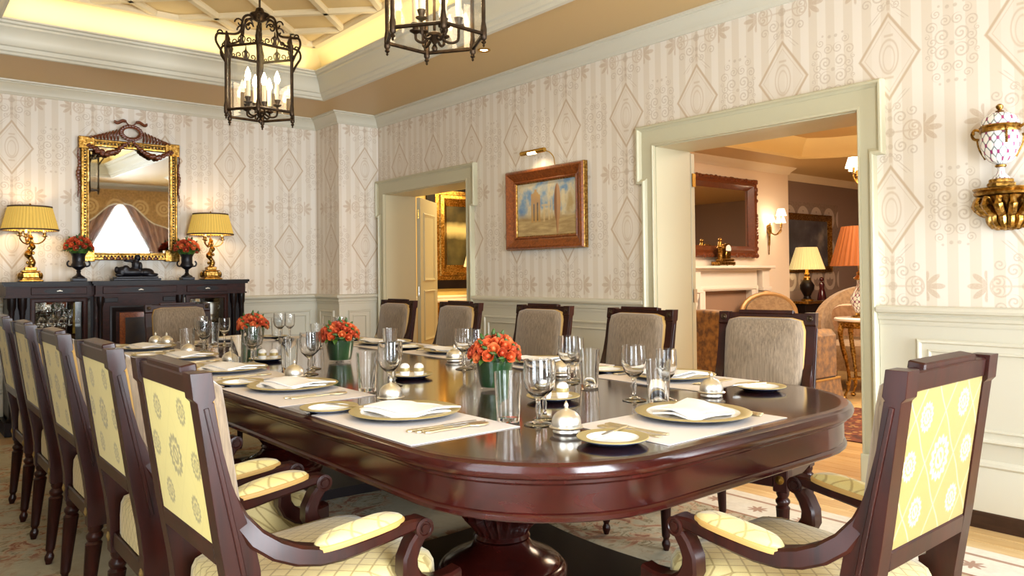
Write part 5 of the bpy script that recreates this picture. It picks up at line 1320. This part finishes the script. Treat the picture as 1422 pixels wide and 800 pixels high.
pts = [Vector((*SK[i], .225)) for i in range(4)] + [Vector((*SK[0], .225))]
m.tube(pts, .008, 6); m.build('piping', 'gimp_gold', t)
# gilt framed chair
t = thing('gilt_chair', 'gilt-framed upholstered chair with curved back behind the sofa', 'chair', (7.56, 4.52, 0), R(150)); t.scale = (1.2, 1, 1.0)
ov = [(.27 * math.cos(a) * (1 + .05 * math.sin(a)), .70 + .235 * math.sin(a) if math.sin(a) > 0 else .70 + .22 * math.sin(a)) for a in [2 * PI * i / 28 for i in range(28)]]
BMc = Matrix.Translation((0, -.24, 0)) @ Matrix.Rotation(R(8), 4, 'X')
MB().prism([(a * .9, .70 + (b - .70) * .9) for a, b in ov], -.02, .03, lambda a, b, h: (a, h, b), BMc).build('back', 'chair_rose', t, smooth=30)
m = MB().tube([BMc @ Vector((a, 0, b)) for a, b in ov + ov[:1]], .026, 8); m.ball(BMc @ Vector((0, -.01, .95)), (.05, .02, .022), 8); m.build('back_frame', 'pale_gilt', t)
MB().pad(.27, .25, .38, .45, .03, 8, None, .9, 4).build('seat', 'chair_rose', t); MB().pad(.28, .26, .30, .38, 0, 8, None, .9, 4).build('seat_rail', 'pale_gilt', t)
for s in (-1, 1):
    MB().tube(crom([(s * .24, .21, .34), (s * .25, .23, .22), (s * .22, .20, .08), (s * .24, .23, .0)]), [.03] * 6 + [.02] * 12 + [.016], 8).build('leg', 'gilt', t)
    MB().tube([(s * .21, -.22, .34), (s * .21, -.28, .0)], [.025, .016], 8).build('leg', 'gilt', t)
    MB().tube(crom([(s * .245, -.27, .64), (s * .29, -.10, .60), (s * .30, .10, .60), (s * .28, .14, .50), (s * .26, .12, .36)]), .02, 8).build('arm', 'gilt', t)
# upholstered armchair and its cushion
t = thing('upholstered_armchair', 'rounded beige-pink upholstered armchair beyond the orange lamp', 'armchair', (7.62, 3.80, .0), R(95))
def bfn(u, v):
    a = PI * (1.02 - 1.04 * u) ; top = .66 + .36 * math.sin(PI * u) ** .7; z_ = .20 + (top - .20) * v
    return (.36 * math.cos(a), .08 - .40 * math.sin(a) - .06 * v * math.sin(a), z_)
m = MB().grid(26, 8, bfn); k_ = len(m.v); fs = list(m.f)
m.add([(x_ * .78, (y_ - .08) * .76 + .08, z_ - .01) for x_, y_, z_ in m.v], [tuple(reversed(f)) for f in fs])
n2 = 26; per = list(range(n2)) + [i * n2 + n2 - 1 for i in range(1, 8)] + [7 * n2 + i for i in range(n2 - 2, -1, -1)] + [i * n2 for i in range(6, 0, -1)]
m.f += [(per[i], per[(i + 1) % len(per)], k_ + per[(i + 1) % len(per)], k_ + per[i]) for i in range(len(per))]
o = m.build('back', 'chair_rose', t, smooth=50)
MB().pad(.30, .32, .20, .44, .04, 8, Matrix.Translation((0, .06, 0)), 1, 4).build('seat', 'chair_rose', t)
for i in range(4): MB().lathe([(0, 0), (.016, 0), (.026, .20), (0, .20)], 10, Matrix.Translation(((-.26, .26, -.26, .26)[i], (.30, .30, -.18, -.18)[i], 0))).build('leg', 'ebonised_wood', t)
o = MB().pad(.19, .17, -.04, .02, .05, 8, Matrix.Rotation(R(70), 4, 'X'), 1, 3).build('scatter_cushion', 'cushion_weave', None, (7.62, 3.80, .68), (0, 0, R(95)))
tag(o, 'square beige cushion leaning in the rounded armchair', 'cushion')
# chandelier cut by the casing
t = thing('chandelier', 'gilt chandelier with small white shades, mostly hidden by the right casing of the large doorway', 'chandelier', (7.055, 3.237, 2.0))
MB().tube([(0, 0, .0), (0, 0, .62)], .008, 8).lathe([(0, -.12), (.02, -.11), (.03, -.08), (.015, -.04), (.04, .0), (.03, .06), (.015, .10), (.025, .18), (0, .20)], 16).build('stem', 'gilt', t)
for i in range(6):
    a = R(140) + i * PI / 3; c, s = math.cos(a), math.sin(a); q = lambda r, z: (c * r, s * r, z)
    ar = MB().tube(crom([q(.02, .0), q(.10, -.06), q(.19, -.04), q(.24, .02), q(.24, .06)]), .008, 7).lathe([(0, .055), (.028, .062), (.010, .068), (.010, .12), (0, .12)], 10, Matrix.Translation((c * .24, s * .24, 0))).build('arm', 'gilt', t)
    MB().lathe([(.075, .115), (.045, .21), (.043, .21), (.073, .115)], 20, Matrix.Translation((c * .24, s * .24, 0)), None, True).build('shade', 'shade_white', ar)

# ------------------------------------------------------------ hall beyond the far doorway
picture('hall_painting', 'dark landscape in a broad gilt frame seen through the far doorway', (5.86, 8.045, 1.68), 0, .95, 1.13, [(0, .004), (0, .05), (.05, .06), (.06, .085), (.10, .10), (.15, .05), (.19, .02), (.19, .004)], 'gilt', 'picture_landscape')
m = MB().sweep([(-.475, -.565), (.475, -.565), (.475, .565), (-.475, .565)], [(-.11, .003), (-.11, .03), (.004, .045), (.004, .003)], True, lambda a, b, k: (a, -k, b)).build('shadow_box', 'ebonised_wood', bpy.data.objects['hall_painting'], smooth=30)
t = thing('hall_console', 'gilt console with pale top under the hall landscape', 'table', (5.75, 7.76, 0))
MB().box((0, 0, .865), (1.3, .34, .03), .005).build('top', 'marble_white', t, smooth=0); MB().box((0, 0, .79), (1.22, .30, .12), .004).build('frieze', 'gilt', t, smooth=0)
for s in (-1, 1):
    for q in (-1, 1): MB().box((s * .58, q * .12, .365), (.05, .05, .73), .006).build('leg', 'gilt', t, smooth=0)
lamp(5.84, 7.74, .8805, (('foot', [(0, 0), (.07, 0), (.07, .02), (.04, .03), (0, .03)], 'gilt'), ('body', [(0, .03), (.045, .03), (.07, .12), (.06, .22), (.03, .30), (0, .32)], 'ebonised_wood')), 'shade_cream', .17, .40, .095, .70, 'hall table lamp with pleated cream shade in front of the gilt framed landscape', None, 8, (1.0, .78, .42))
